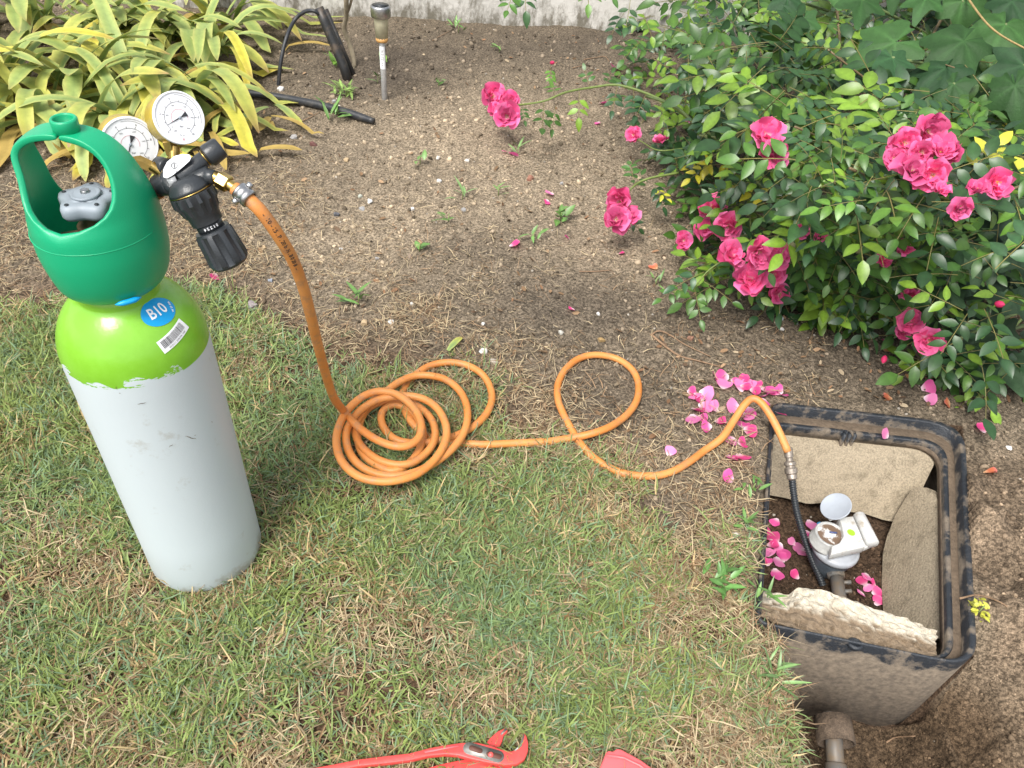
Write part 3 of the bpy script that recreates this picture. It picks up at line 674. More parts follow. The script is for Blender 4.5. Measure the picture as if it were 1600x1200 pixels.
# gauges
def gauge(u, v, rad, axis, needle, dep, label):
    axis = nrm(axis); fc = P(u, v, dep); Fm = frame(axis, RT); c0 = fc-axis*.027
    V, F = lathe([(.0001, 0), (rad*.90, 0), (rad*.97, .0015), (rad*.985, .024), (rad*.955, .0265), (rad*.94, .0262)], c0, axis, 56); cs = part('gauge', V, F, M_gauge, reg); cs['label'] = label
    V, F = lathe([(rad*.985, .0225), (rad*1.015, .0235), (rad*1.015, .0265), (rad*.985, .0275), (rad*.94, .0268)], c0, axis, 56); F = F[:-2]; part('bezel', V, F, M_face, cs)
    V, F = lathe([(rad*.965, .0262), (.0001, .0263)], c0, axis, 56); F = [f for f in F if len(f) == 4]; part('dial_face', V, F, M_face, cs)
    def put(V2, h): return np.array([c0+Fm[:, 0]*x+Fm[:, 1]*y+Fm[:, 2]*h for x, y in V2])
    L2 = [arc2d(rad*.60, .00035, -50, 230, 50), arc2d(rad*.86, .0003, -10, 100, 40)]
    for i in range(11):
        a = math.radians(230-28*i); rr_ = rad*(.63 if i % 2 else .65); L2.append((rot2(rect2d(0, 0, rad*.08, .0004)[0], a, (rr_*math.cos(a), rr_*math.sin(a))), [(0, 1, 2, 3)]))
        if i % 2 == 0:
            tv_, tf = text2d(str(i), .0030); L2.append((tv_+[rad*.76*math.cos(a), rad*.76*math.sin(a)], tf))
            tv_, tf = text2d(str(i*2)+'00' if i else '0', .0019); L2.append((tv_+[rad*.49*math.cos(a), rad*.49*math.sin(a)], tf))
    for s_, yy, sz in (('bar', -.32, .0030), ('psi', -.50, .0026), ('CL 2.5', -.66, .0022)):
        tv_, tf = text2d(s_, sz); L2.append((tv_+[rad*(.05 if s_ != 'psi' else -.2), rad*yy], tf))
    V2, F = join2(L2); part('dial_print', put(V2, .0266), F, M_ink, cs)
    L2 = [arc2d(rad*.33, .0003, -20, 210, 30)]; tv_, tf = text2d('n', .0045); L2.append((tv_+[rad*.1, -rad*.80], tf)); V2, F = join2(L2); part('red_dial_print', put(V2, .0266), F, M_redink, cs)
    a = math.radians(needle); tri = np.array([(rad*.12, -.0006), (rad*.12, .0006), (rad*.60, .0002), (rad*.60, -.0002)]); tail = np.array([(-rad*.10, -.0006), (-rad*.10, .0006), (-rad*.34, rad*.10), (-rad*.34, -rad*.10)])
    V2, F = join2([(rot2(tri*[1, 1], a), [(0, 1, 2, 3)]), (rot2(tail, a), [(0, 1, 2, 3)]), (rot2(rect2d(0, 0, rad*.3, .0011)[0], a), [(0, 1, 2, 3)])]); part('needle', put(V2, .0270), F, M_ink, cs)
    V, F = lathe([(.0014, .0268), (.0014, .0278), (.0001, .0279)], c0, axis, 12); part('needle_hub', V, F, M_greyp, cs)
    return c0
tc1 = nrm(V0-P(205, 225)); tc2 = nrm(V0-P(281, 183))
g1c = gauge(204, 226, .0262, tc1*.90+RT*.28-UP*.22, 245, .765, 'left dial gauge, partly behind the green guard handle')
g2c = gauge(281, 184, .0252, tc2*.86+RT*.46+UP*.10, 212, .765, 'right dial gauge standing clear of the green guard')
V, F = join(cyl(g1c+nrm(tc1)*.010-UP*.015, P(252, 268, .782), .0065, n=6), cyl(P(236, 258, .775), P(256, 272, .780), .0050)); part('gauge_stem', V, F, M_brass, reg, auto=True)
V, F = join(cyl(g2c+nrm(tc2)*.010-UP*.020, P(271, 242, .782), .0075, n=6), cyl(P(272, 228, .778), P(272, 250, .780), .0055)); part('gauge_stem', V, F, M_brass, reg, auto=True)
V, F = join(cyl(P(333, 276, .762), P(342, 280, .762), .0060), cyl(P(341, 279, .762), P(358, 289, .762), .0088, n=6, bevel=.001), cyl(P(357, 288, .762), P(372, 298, .762), .0058)); part('outlet_fitting', V, F, M_brass, reg, auto=True)

# ------------------------------------------------------------------ orange hose
HR = .0068
air = [P(366, 294, .762), P(378, 303, .762), P(392, 314, .763), P(410, 333, .770), P(435, 368, .795), P(457, 405, .835), P(474, 450, .89), P(486, 495, .95), P(497, 540, 1.03), P(510, 588, 1.13), P(522, 622, 1.22)]
def z6(L_): return [(480+a/4, 500+b/4) for a, b in L_]
def z8(L_): return [(820+a/4, 520+b/4) for a, b in L_]
coil = z6([(230, 570), (300, 650), (380, 715), (470, 765), (560, 790), (640, 780), (700, 730), (712, 650), (680, 570), (620, 505), (545, 460), (460, 445), (380, 462), (310, 505), (245, 575), (200, 660), (182, 750), (200, 850), (255, 930), (340, 985), (450, 1008), (570, 1000),
  (690, 960), (790, 880), (850, 790), (872, 700), (850, 610), (800, 540), (730, 495), (640, 475), (540, 480), (440, 500), (350, 550), (285, 620), (245, 700), (250, 790), (290, 870), (360, 930), (460, 968), (570, 975), (680, 950), (790, 895),
  (890, 820), (965, 730), (1000, 630), (995, 530), (950, 440), (870, 375), (770, 348), (670, 350), (580, 385), (500, 440), (420, 500), (345, 580), (300, 670), (320, 760), (380, 830), (460, 880), (560, 905), (650, 895),
  (730, 845), (785, 775), (800, 700), (775, 620), (715, 555), (640, 515), (550, 500), (455, 515), (375, 560), (330, 640), (315, 740), (350, 840), (430, 905), (520, 942), (600, 920), (670, 860), (715, 780), (725, 700),
  (690, 610), (620, 550), (540, 530), (480, 560), (462, 620), (490, 690), (550, 745), (640, 768), (750, 765), (860, 745), (960, 710), (1060, 650), (1130, 570), (1155, 480), (1130, 390), (1070, 320), (980, 278), (880, 265), (780, 282), (700, 325), (630, 390), (595, 460), (600, 540), (640, 620), (700, 690), (780, 740), (880, 765), (980, 772), (1120, 778), (1300, 770), (1480, 762)])
loop = z8([(0, 690), (130, 682), (270, 660), (400, 635), (530, 588), (640, 510), (702, 415), (708, 310), (665, 225), (575, 163), (455, 138), (345, 158), (258, 225), (208, 320), (208, 420), (242, 510), (290, 600), (345, 690), (430, 780), (540, 850), (660, 888), (800, 895), (920, 868), (1030, 805), (1120, 738)])
pts = list(air); n1 = len(coil)
for k, (u, v) in enumerate(coil):
    t = k/(n1-1); z = HR+.034*(1-ss(0, .80, t))+.006*(1-ss(.8, .95, t))
    p = g(u, v, z+.004); p[2] = z+.004+float(height(p[0], p[1])); p = g(u, v, p[2]); pts.append(p)
for k, (u, v) in enumerate(loop):
    z = HR+.003+(.011 if 2 < k < 5 else .0)
    p = g(u, v, z); p = g(u, v, z+float(height(p[0], p[1]))); pts.append(p)
rise = [(1128, 684, .020), (1148, 655, .034), (1162, 634, .048), (1175, 623, .056), (1188, 628, .056), (1202, 646, .048), (1217, 674, .030), (1231, 706, .008)]
pts += [g(u, v, z) for u, v, z in rise]
SP = spline(pts, 5); V, F = tube(SP, HR, 12)
solo('orange_hose', V, F, M_hose, 'orange rubber hose coiled on the lawn between regulator and meter box', 'hose')
hose = bpy.data.objects['orange_hose']
# print along the hose
seg = np.r_[0, np.cumsum(np.linalg.norm(np.diff(SP, axis=0), axis=1))]
def hose_text(s_, s0, size):
    V2, F = text2d(s_, size, .00012); V2 = V2-[V2[:, 0].min(), 0]; out = []
    T = np.gradient(SP, axis=0)
    for x, y in V2:
        s1 = s0+x; p = np.array([np.interp(s1, seg, SP[:, i]) for i in range(3)]); t_ = nrm([np.interp(s1, seg, T[:, i]) for i in range(3)])
        c = nrm(V0-p); nn2 = nrm(c-t_*(c@t_)); b_ = np.cross(nn2, t_); a = y/HR
        out.append(p+(nn2*math.cos(a)+b_*math.sin(a))*(HR+.0002))
    part('hose_print', out, F, M_ink, hose)
hose_text('-  10 - 15 . P . 20 b  N . B 0 20 B  --', .035, .0062)
# clamp
a_, b2 = P(373, 297, .7615), P(388, 310, .7615); ca = nrm(b2-a_)
V, F = lathe([(.0075, 0), (.0094, .0004), (.0094, .003), (.0088, .0035), (.0088, .009), (.0094, .0095), (.0094, .0145), (.0075, .015)], a_, ca, 30); F = F[:-2]; cl = solo('hose_clamp', V, F, M_steel, 'small steel clamp holding the orange hose on the brass outlet', 'hose clamp')
pr = nrm(np.cross(ca, nrm(V0-a_)))
for sg in (1, -1):
    V, F = cyl(a_+ca*.005+pr*.0082*sg-nrm(V0-a_)*-.001, a_+ca*.005+pr*.0125*sg, .0035, n=10); part('clamp_screw', V, F, M_steel, cl)

# ------------------------------------------------------------------ meter box
def inset(ins):
    Ls = []
    for k in range(4):
        a, b_ = BOXC[k], BOXC[(k+1) % 4]; d = nrm(b_-a); n_ = np.array([d[1], -d[0]]); Ls.append((a+n_*ins[k], d))
    out = []
    for k in range(4):
        (p, d), (q, e) = Ls[k-1], Ls[k]; t = np.linalg.solve(np.array([d, -e]).T, q-p); out.append(p+d*t[0])
    return out
def ring(ins, rads, z, m=8):
    c = inset(ins); out = []
    for k in range(4):
        p0, p, p1 = c[k-1], c[k], c[(k+1) % 4]; r = rads[k]; a = p+nrm(p0-p)*r; b_ = p+nrm(p1-p)*r
        for i in range(m+1):
            t = i/m; q = (1-t)**2*a+2*t*(1-t)*p+t*t*b_; out.append((q[0], q[1], z))
    return np.array(out)
def wall(i0, i1, z0, z1, rads, taper=0):
    r1 = [max(r-.004, .004) for r in rads]
    R_ = [ring([x+taper for x in i0], rads, z0), ring(i0, rads, z1-.002), ring([x+.0015 for x in i0], rads, z1), ring([x-.0015 for x in i1], r1, z1), ring(i1, r1, z1-.002), ring([x+taper for x in i1], r1, z0)]
    n = len(R_[0]); V = np.concatenate(R_); F = []
    for k in range(6):
        for i in range(n): F.append((k*n+i, k*n+(i+1) % n, ((k+1) % 6)*n+(i+1) % n, ((k+1) % 6)*n+i))
    return V, F
bc = np.mean(BOXC, 0); mb = empty('meter_box', (bc[0], bc[1], -.2), 'black plastic water meter box sunk in the soil with its lid off', 'meter box')
RD = [.025, .075, .05, .02]
V, F = wall([0, 0, 0, 0], [.0095, .010, .005, .005], -.30, .004, RD, .004); part('outer_frame', V, F, M_box, mb)
V, F = wall([.0095, .010, .005, .005], [.050, .036, .010, .008], -.030, -.020, [.022, .065, .045, .018]); part('ledge', V, F, M_dirt, mb)
c1 = ring([.030, .030, .010, .008], [.016, .05, .035, .016], -.009, 8)
V, F = wall([.040, .026, .0095, .0075], [.050, .035, .013, .011], -.036, -.010, [.02, .058, .04, .016])
part('inner_lip', V, F, M_box, mb)
# notch ribs in the back lip
for u in (1318, 1326, 1334):
    p = g(u, 678, -.012); V, F = box(p+[0, -.004, -.02], .004, .012, .05); part('rib', V, F, M_box, mb)
p = g(1337, 1012, -.004); V, F = lathe([(.011, 0), (.0115, .002), (.011, .006), (.007, .0065), (.0065, .002), (.0001, .0015)], p-[0, -.004, .002], (0, .35, 1), 24); part('screw_boss', V, F, M_box, mb)

def slab(A_, B_, off, name, mat_, label, nA=26, nB=10, amp=.003, colf=None, seed=0, cat='stone slab', fq=1., sm=True):
    A_ = np.array([g(u, v, z) for u, v, z in A_]); B_ = np.array([g(u, v, z) for u, v, z in B_])
    def rs(Pn, n):
        s_ = np.r_[0, np.cumsum(np.linalg.norm(np.diff(Pn, axis=0), axis=1))]; t = np.linspace(0, s_[-1], n); return np.array([np.interp(t, s_, Pn[:, i]) for i in range(3)]).T
    a, b_ = rs(A_, nA), rs(B_, nA); off = np.asarray(off, float); top = []; col = []
    for j in range(nB):
        t = j/(nB-1); row = a*(1-t)+b_*t; i = np.arange(nA)
        nz_ = (fbm(i*.9*fq+seed, np.full(nA, j*1.7*fq), 4., seed, 3)-.5)*2
        row = row-nrm(off)*(nz_*amp)[:, None]; top.append(row)
        if colf is not None: col.append(colf(i/(nA-1), t, nz_))
    top = np.concatenate(top); n = nA*nB; V = np.vstack([top, top+off]); F = []
    for j in range(nB-1):
        for i in range(nA-1):
            q = (j*nA+i, j*nA+i+1, (j+1)*nA+i+1, (j+1)*nA+i); F.append(q); F.append(tuple(x+n for x in q[::-1]))
    edge = [i for i in range(nA)]+[j*nA+nA-1 for j in range(1, nB)]+[(nB-1)*nA+i for i in range(nA-2, -1, -1)]+[j*nA for j in range(nB-2, 0, -1)]
    for k in range(len(edge)): e0, e1 = edge[k], edge[(k+1) % len(edge)]; F.append((e1, e0, e0+n, e1+n))
    cc = None
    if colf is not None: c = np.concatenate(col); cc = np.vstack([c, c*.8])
    o = solo(name, V, F, mat_, label, cat, col=cc, smooth=sm, auto=sm); return o
slab([(1204, 684, -.036), (1250, 690, -.036), (1300, 696, -.036), (1330, 702, -.036), (1380, 709, -.036), (1430, 717, -.036), (1461, 723, -.036)], [(1198, 772, -.125), (1230, 779, -.130), (1263, 788, -.130), (1285, 786, -.130), (1310, 798, -.135), (1352, 803, -.135), (1380, 812, -.135), (1415, 818, -.135)], (0, .028, .006), 'stone_slab', M_slab, 'flat sandy slab lining the back wall of the meter box', amp=.0012, seed=2)
slab([(1449, 762, -.038), (1466, 782, -.036), (1474, 870, -.036), (1482, 1000, -.036)], [(1428, 761, -.06), (1415, 778, -.085), (1399, 804, -.115), (1386, 838, -.135), (1380, 862, -.145), (1378, 910, -.150), (1381, 985, -.155)], (.026, .0, -.010), 'stone_slab', M_slab, 'tall brown slab leaning against the right wall of the meter box', amp=.0015, seed=5)
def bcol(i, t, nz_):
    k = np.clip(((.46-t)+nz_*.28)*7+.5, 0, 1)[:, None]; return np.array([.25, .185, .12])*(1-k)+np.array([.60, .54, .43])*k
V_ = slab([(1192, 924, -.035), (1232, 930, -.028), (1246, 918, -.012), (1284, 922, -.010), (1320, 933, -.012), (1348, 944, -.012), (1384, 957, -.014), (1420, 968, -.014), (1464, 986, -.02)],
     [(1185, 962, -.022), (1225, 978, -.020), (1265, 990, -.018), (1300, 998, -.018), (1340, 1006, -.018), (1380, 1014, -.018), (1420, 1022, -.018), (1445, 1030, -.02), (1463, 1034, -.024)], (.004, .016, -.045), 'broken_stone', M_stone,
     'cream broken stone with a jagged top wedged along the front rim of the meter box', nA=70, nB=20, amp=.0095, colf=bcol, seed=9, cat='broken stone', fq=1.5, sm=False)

# water meter
mc = g(1306, 856, -.090)[:2]; mt = empty('water_meter', (mc[0], mc[1], -.155), 'white and grey water meter with its round lid flipped open inside the box', 'water meter')
V, F = lathe([(.020, -.160), (.026, -.145), (.031, -.130), (.035, -.112), (.0365, -.100), (.0365, -.096)], (mc[0], mc[1], 0), n=40); part('meter_body', V, F, mat('blue_grey_metal', (.10, .125, .15), .5, vary=.3, nscale=60), mt)
V, F = lathe([(.0360, -.098), (.0395, -.097), (.0405, -.093), (.0400, -.088), (.0375, -.0855), (.0335, -.0850), (.0330, -.080), (.0001, -.0800)], (mc[0], mc[1], 0), n=48); part('collar_ring', V, F, M_greyp if False else mat('pale_grey_collar', (.38, .40, .43), .4, vary=.15, nscale=50), mt)
rc = g(1299, 834, -.060)[:2]
V, F = lathe([(.0305, -.086), (.0305, -.080), (.0280, -.079), (.0275, -.062), (.0265, -.0605), (.0235, -.0605), (.0230, -.0635), (.0001, -.0640)], (rc[0], rc[1], 0), n=44); part('register', V, F, mat('register_ring', (.45, .45, .43), .4, vary=.3, nscale=90), mt)
V, F = lathe([(.0225, -.0632), (.0001, -.0628)], (rc[0], rc[1], 0), n=32); F = [f for f in F if len(f) == 4]; part('dial', V, F, mat('muddy_dial', (.66, .65, .62), .3, col2=(.16, .105, .07), nscale=42, thr=(.42, .50)), mt)
V, F = box(g(1302, 832, -.0605), .013, .003, .0015); part('dial_window', V, F, mat('blue_ink', (.06, .08, .2), .3), mt)
zt = -.053
top = [g(u, v, zt) for u, v in [(1299, 866), (1326, 860), (1353, 854), (1343, 828), (1333, 806), (1311, 809), (1316, 822), (1319, 836), (1312, 848), (1300, 853)]]
V, F = prism(top, (0, 0, -.018)); md = part('radio_module', V, F, M_whitep, mt, bev=.0018)
a_ = g(1341, 804, zt-.003); b2 = g(1364, 851, zt-.003); V, F = cyl(a_, b2, .0105, .0112, 24, .002); part('module_ridge', V, F, M_whitep, md)
V, F = prism([g(u, v, zt-.008) for u, v in [(1333, 804), (1350, 802), (1374, 846), (1352, 856)]], (0, 0, -.012)); part('module_edge', V, F, M_whitep, md, bev=.002)
V2, F = disc2d(.0068, .0068, 20, 1); c = g(1330, 832, zt+.0005); part('lime_sticker', [c+[x, y, 0] for x, y in V2], F, M_lime, md)
lc = g(1306, 791, -.036); cd = nrm(V0-lc); mn = nrm(RT*.48-UP*.87); ln_ = nrm(cd*.74-mn*.67)
V, F = lathe([(.0001, -.0030), (.0258, -.0028), (.0265, -.0015), (.0265, .0006), (.0255, .0009), (.0245, .0002), (.0001, .0)], lc, ln_, 40); ld = part('lid', V, F, mat('lid_grey', (.36, .39, .43), .35, vary=.1, nscale=40), mt)
V, F = cyl(g(1296, 811, -.055), g(1308, 808, -.055), .0035); part('hinge', V, F, M_whitep, mt)
a_ = g(1303, 884, -.122); b2 = g(1307, 903, -.124); c3 = g(1312, 935, -.130)
V, F = cyl(a_, b2, .0155, .0155, 8, .002); part('union_nut', V, F, M_pipe, mt, auto=True)
V, F = tube([b2, c3, c3+(c3-b2)*.8], .0115, 16); part('inlet_pipe', V, F, M_pipe, mt)
for (u, v) in ((1326, 911), (1327, 925)):
    q = g(u, v, -.125); V, F = cyl(q-[.010, 0, 0], q+[.003, 0, .003], .0038, n=10); part('pipe_screw', V, F, M_pipe, mt)
q = g(1313, 825, -.13); V, F = tube([q, q+[.02, .09, 0.]], .0115, 16); part('outlet_pipe', V, F, M_pipe, mt)
q = g(1282, 823, -.085); V, F = cyl(q, q+[-.004, .004, .006], .004, n=10); part('blue_seal', V, F, M_blue, mt)

# conduit and coupling
K1 = g(1231, 700, .010); K2 = g(1238, 750, -.030)
kd = nrm(K2-K1); Lk = np.linalg.norm(K2-K1)
V, F = lathe([(.0078, 0), (.0078, Lk*.28), (.0062, Lk*.31), (.0062, Lk*.40), (.0100, Lk*.44), (.0105, Lk*.52), (.0080, Lk*.56), (.0085, Lk*.60), (.0112, Lk*.64), (.0112, Lk*.78), (.0085, Lk*.82), (.0092, Lk*.86), (.0092, Lk*.95), (.006, Lk)], K1, kd, 20)
solo('hose_coupling', V, F, M_conn, 'corroded metal coupling joining orange hose and black corrugated pipe', 'coupling', auto=True)
cp = spline([K2-kd*.002, g(1240, 770, -.048), g(1245, 800, -.070), g(1255, 835, -.095), g(1267, 870, -.120), g(1280, 900, -.140), g(1286, 915, -.150)], 12)
s_ = np.r_[0, np.cumsum(np.linalg.norm(np.diff(cp, axis=0), axis=1))]; tt = np.arange(0, s_[-1], .0011); cp = np.array([np.interp(tt, s_, cp[:, i]) for i in range(3)]).T
V, F = tube(cp, .0060+.0011*np.cos(tt/.0044*2*np.pi), 12); solo('corrugated_pipe', V, F, M_black, 'black corrugated pipe running down to the water meter', 'pipe')
# sleeve pipe in the pit
a_ = g(1303, 1158, -.150); b2 = a_+np.array([-.012, -.15, -.035])
P8 = [a_+(b2-a_)*t for t in np.linspace(0, 1, 6)]
V, F = tube([a_+np.array([.004, .034, .004]), a_+np.array([.003, -.004, 0])], .0275, 24, cap=False)
sl = solo('sleeve_pipe', V, F, M_sleeve, 'muddy brown sleeve pipe poking out of the pit wall over a grey pipe', 'pipe'); mo = sl.modifiers.new('s', 'SOLIDIFY'); mo.thickness = .003
V, F = join(tube([a_+np.array([.002, .04, .002]), a_, a_+(b2-a_)*.33], .0125, 18), cyl(a_+(b2-a_)*.20, a_+(b2-a_)*.62, .0158, n=20), tube([a_+(b2-a_)*.5, b2], .0125, 18))
solo('grey_pipe', V, F, M_pipe, 'grey pipe with a collar at the bottom of the dug pit', 'pipe')

# ------------------------------------------------------------------ pliers and red plastic
zp = .021
def gp(L_, z=zp): return [g(u, v, z) for u, v in L_]
pr0 = g(740, 1178, zp); pli = empty('pliers', tuple(pr0), 'red water pump pliers lying on the grass', 'pliers')
up_ = [(470, 1203), (520, 1194), (560, 1186), (600, 1181), (640, 1176.5), (672, 1168), (700, 1163), (722, 1160), (744, 1159.5), (765, 1164), (785, 1171), (800, 1173.5), (810, 1168), (814, 1158), (817, 1148), (819, 1144.5), (823, 1150), (825.5, 1160), (825, 1174), (820, 1186), (808, 1194), (790, 1195.5), (765, 1192), (740, 1187), (715, 1180), (695, 1178.5), (670, 1181), (640, 1188), (600, 1193), (560, 1197), (520, 1205), (470, 1216)]
V, F = prism(gp(up_, zp+.006), (0, 0, -.009)); ph = part('upper_handle', V, F, M_red, pli, bev=.0015)
lo_ = [(792, 1136.5), (793, 1143), (787, 1149), (786, 1157), (780, 1168), (770, 1180), (760, 1190), (740, 1194), (715, 1195), (690, 1197), (660, 1203), (600, 1218), (600, 1236), (680, 1218), (740, 1208), (790, 1204), (802, 1198), (790, 1185), (762, 1160), (770, 1149), (781, 1141)]
lo_ = [(792, 1136), (793.5, 1143), (787, 1149), (785, 1158), (780, 1168), (788, 1180), (802, 1197), (796, 1206), (765, 1209), (720, 1212), (670, 1222), (600, 1240), (596, 1226), (650, 1205), (690, 1193), (715, 1188), (735, 1185), (748, 1180), (756, 1166), (764, 1154), (778, 1142)]
V, F = prism(gp(lo_, zp-.004), (0, 0, -.009)); part('lower_handle', V, F, M_red, pli, bev=.0015)
def stadium(ax_, ay, bx_, by_, r, n=10):
    d = math.atan2(by_-ay, bx_-ax_); o = []
    for k in range(n+1): a = d+math.pi/2+math.pi*k/n; o.append((ax_+r*math.cos(a), ay+r*math.sin(a)))
    for k in range(n+1): a = d-math.pi/2+math.pi*k/n; o.append((bx_+r*math.cos(a), by_+r*math.sin(a)))
    return o
V, F = prism(gp(stadium(733, 1169, 778, 1182, 9.5), zp+.0070), (0, 0, -.002)); jp = part('joint_plate', V, F, M_tool, ph)
for (a0, b0, a1, b1) in ((737, 1168.5, 750, 1173), (764, 1178, 780, 1182)):
    V, F = prism(gp(stadium(a0, b0, a1, b1, 4.2), zp+.0075), (0, 0, -.001)); part('joint_slot', V, F, mat('rust_slot', (.12, .05, .035), .7), jp)
V, F = cyl(g(767, 1179, zp+.004), g(767, 1179, zp+.0095), .0032, n=8); part('joint_pin', V, F, M_red, pli)
V, F = prism(gp([(663, 1173.5), (700, 1165.5), (718, 1163.5), (719, 1166), (702, 1169), (664, 1176.5)], zp+.0066), (0, 0, -.001)); part('grip_ridge', V, F, M_redp, pli)
V, F = prism(gp([(818, 1147), (820, 1148), (815, 1166), (806, 1173), (803, 1172.5), (812, 1164)], zp+.0067), (0, 0, -.002)); part('jaw_teeth', V, F, M_tool, pli)
V, F = prism(gp([(790, 1137), (792.5, 1140), (783, 1149), (782, 1146)], zp-.0033), (0, 0, -.002)); part('jaw_teeth', V, F, M_tool, pli)
rp = [(947, 1175.5), (951, 1172), (958, 1174), (964, 1169), (970, 1170), (985, 1178), (1003, 1188), (1022, 1202), (1040, 1216), (1010, 1250), (930, 1245), (936, 1203)]
V, F = prism(gp(rp, .030), (0, 0, -.016)); rr0 = solo('plastic_tool_handle', V, F, M_redp, 'bright coral red plastic piece on the grass cut by the photo bottom edge', 'plastic piece', bev=.002)
V, F = tube([g(u, v, .031) for u, v in [(948, 1180), (975, 1184), (1000, 1196), (1018, 1210)]], .0016, 8); part('moulded_ridge', V, F, M_redp, rr0)

# ------------------------------------------------------------------ lamp, stake, tubes, sapling
lb = G(601, 155); tp = PD(594.5, 8, (lb-V0)@FW-.18)
lh = .285; la = empty('solar_garden_lamp', tuple(lb), 'small steel solar garden lamp on a thin pole near the wall', 'garden lamp')
lx = np.array([-.004, .010, 1]); lx = lx/lx[2]
def LP(h): return lb+lx*h
V, F = cyl(LP(-.03), LP(.195), .0085, n=18); part('pole', V, F, mat('brushed_steel', (.50, .50, .49), .4, .35, vary=.3, nscale=120), la)
fl = frame(lx, nrm([1, 0, 0])); a = np.radians(np.linspace(200, 330, 12)); V = [LP(h)+fl[:, 0]*.0088*math.cos(t)+fl[:, 1]*.0088*math.sin(t) for h in (.093, .158) for t in a]; F = [(i, i+1, 13+i, 12+i) for i in range(11)]
stk = part('white_label', V, F, M_face, la)
V2, F = text2d('3) 2 CE  \u2022 \u2022', .011); 
tv = []
for x, y in V2:
    t = math.radians(265)+y/.0088; tv.append(LP(.126-x*.9)+(fl[:, 0]*math.cos(t)+fl[:, 1]*math.sin(t))*.0091)
part('lettering', tv, F, M_ink, stk)
V, F = lathe([(.016, .170), (.0175, .174), (.0175, .182)], lb, lx, 24); part('amber_base', V, F, mat('amber', (.55, .30, .10), .4), la)
V, F = lathe([(.0175, .180), (.0205, .232), (.0205, .240)], lb, lx, 28, lob=lambda a, r, z: 1+.02*np.cos(14*a)); part('lens', V, F, M_lens, la)
V, F = lathe([(.0215, .236), (.0275, .238), (.0285, .242), (.0285, .264), (.0270, .268), (.024, .269)], lb, lx, 32); cp_ = part('cap', V, F, M_steel, la)
V, F = lathe([(.0235, .2692), (.0001, .2706)], lb, lx, 28); part('solar_panel', V, F, M_black, cp_)
# black stake with a thin tube arching out of it
s0 = G(546, 125); sd0 = (s0-V0)@FW
stt = PD(498, 12, sd0-.10)
V, F = tube([s0-[0, 0, .02]]+[s0+(stt-s0)*t for t in (.2, .5, .8, 1)], .0150, 12); sk = solo('black_stake', V, F, M_stake, 'leaning black stake tube with a dusty lower end beside the sapling', 'stake')
V, F = tube([s0+[.012, .03, -.01], PD(509, 15, sd0-.05)], .008, 10); solo('black_stake', V, F, M_stake, 'slimmer black stake close behind the leaning one', 'stake')
e0 = G(434, 133); ed = (e0-V0)@FW
ap = spline([stt+np.array([.01, -.01, -.02]), PD(490, 17, sd0-.11), PD(475, 19, sd0-.10), PD(460, 32, ed-.02), PD(448, 58, ed-.04), PD(439, 95, ed-.03), e0-[0, 0, .01]], 8)
V, F = tube(ap, .0058, 10); solo('thin_black_tube', V, F, M_rubber, 'thin black irrigation tube arching from the stake down to the soil', 'irrigation tube')
hp = [(355, 133), (372, 140), (405, 147), (450, 155), (500, 167), (540, 178), (565, 185), (584, 191)]
hp3 = []
for u, v in hp: p = g(u, v, .016); p[2] = .014+float(height(p[0], p[1])); hp3.append(p)
r_ = np.full(len(spline(hp3, 4)), .0115); r_[-5:] = [.011, .0105, .0095, .009, .0085]
V, F = tube(spline(hp3, 4), r_, 14); solo('black_hose', V, F, M_rubber, 'thick black hose end lying on the soil below the lamp', 'hose')
# sapling
t0 = G(552, 108); td = (t0-V0)@FW; sap = empty('sapling', tuple(t0), 'thin bare sapling stem between the black stake and the lamp', 'sapling')
V, F = tube(spline([t0-[0, 0, .02], PD(553, 95, td), PD(547, 70, td-.02), PD(538, 45, td-.06), PD(541, 25, td-.10), PD(541, 0, td-.16), PD(540, -60, td-.26), PD(545, -140, td-.4)], 6), .0075, 10); part('trunk', V, F, M_bark, sap)
V, F = tube(spline([PD(543, 20, td-.1), PD(548, 5, td-.14), PD(556, -30, td-.2)], 5), .004, 8); part('twig', V, F, M_bark, sap)

# ------------------------------------------------------------------ leaves
def leaflet(L_, W_, fold=.25, droop=.2, n=6, base=(0, 0, 0), ang=0, rib=1.35):
    t = np.linspace(0, 1, n); w_ = W_/2*np.sin(np.pi*np.clip(t, .02, 1)**.85)**.75*(1-.15*t); w_[-1] = 0.0003; w_[0] = .0008
    V = []; c = []
    for k in range(n):
        z = -droop*L_*t[k]**2
        for s_ in (-1, 0, 1):
            V.append((s_*w_[k], t[k]*L_, z+abs(s_)*w_[k]*fold)); c.append(rib if s_ == 0 else 1.)
    V = np.array(V); a = ang; R_ = np.array([[math.cos(a), -math.sin(a), 0], [math.sin(a), math.cos(a), 0], [0, 0, 1]])
    F = []
    for k in range(n-1):
        for j in (0, 1): F.append((3*k+j, 3*k+j+1, 3*k+4+j, 3*k+3+j))
    return V@R_.T+np.array(base), np.array(F), np.array(c)
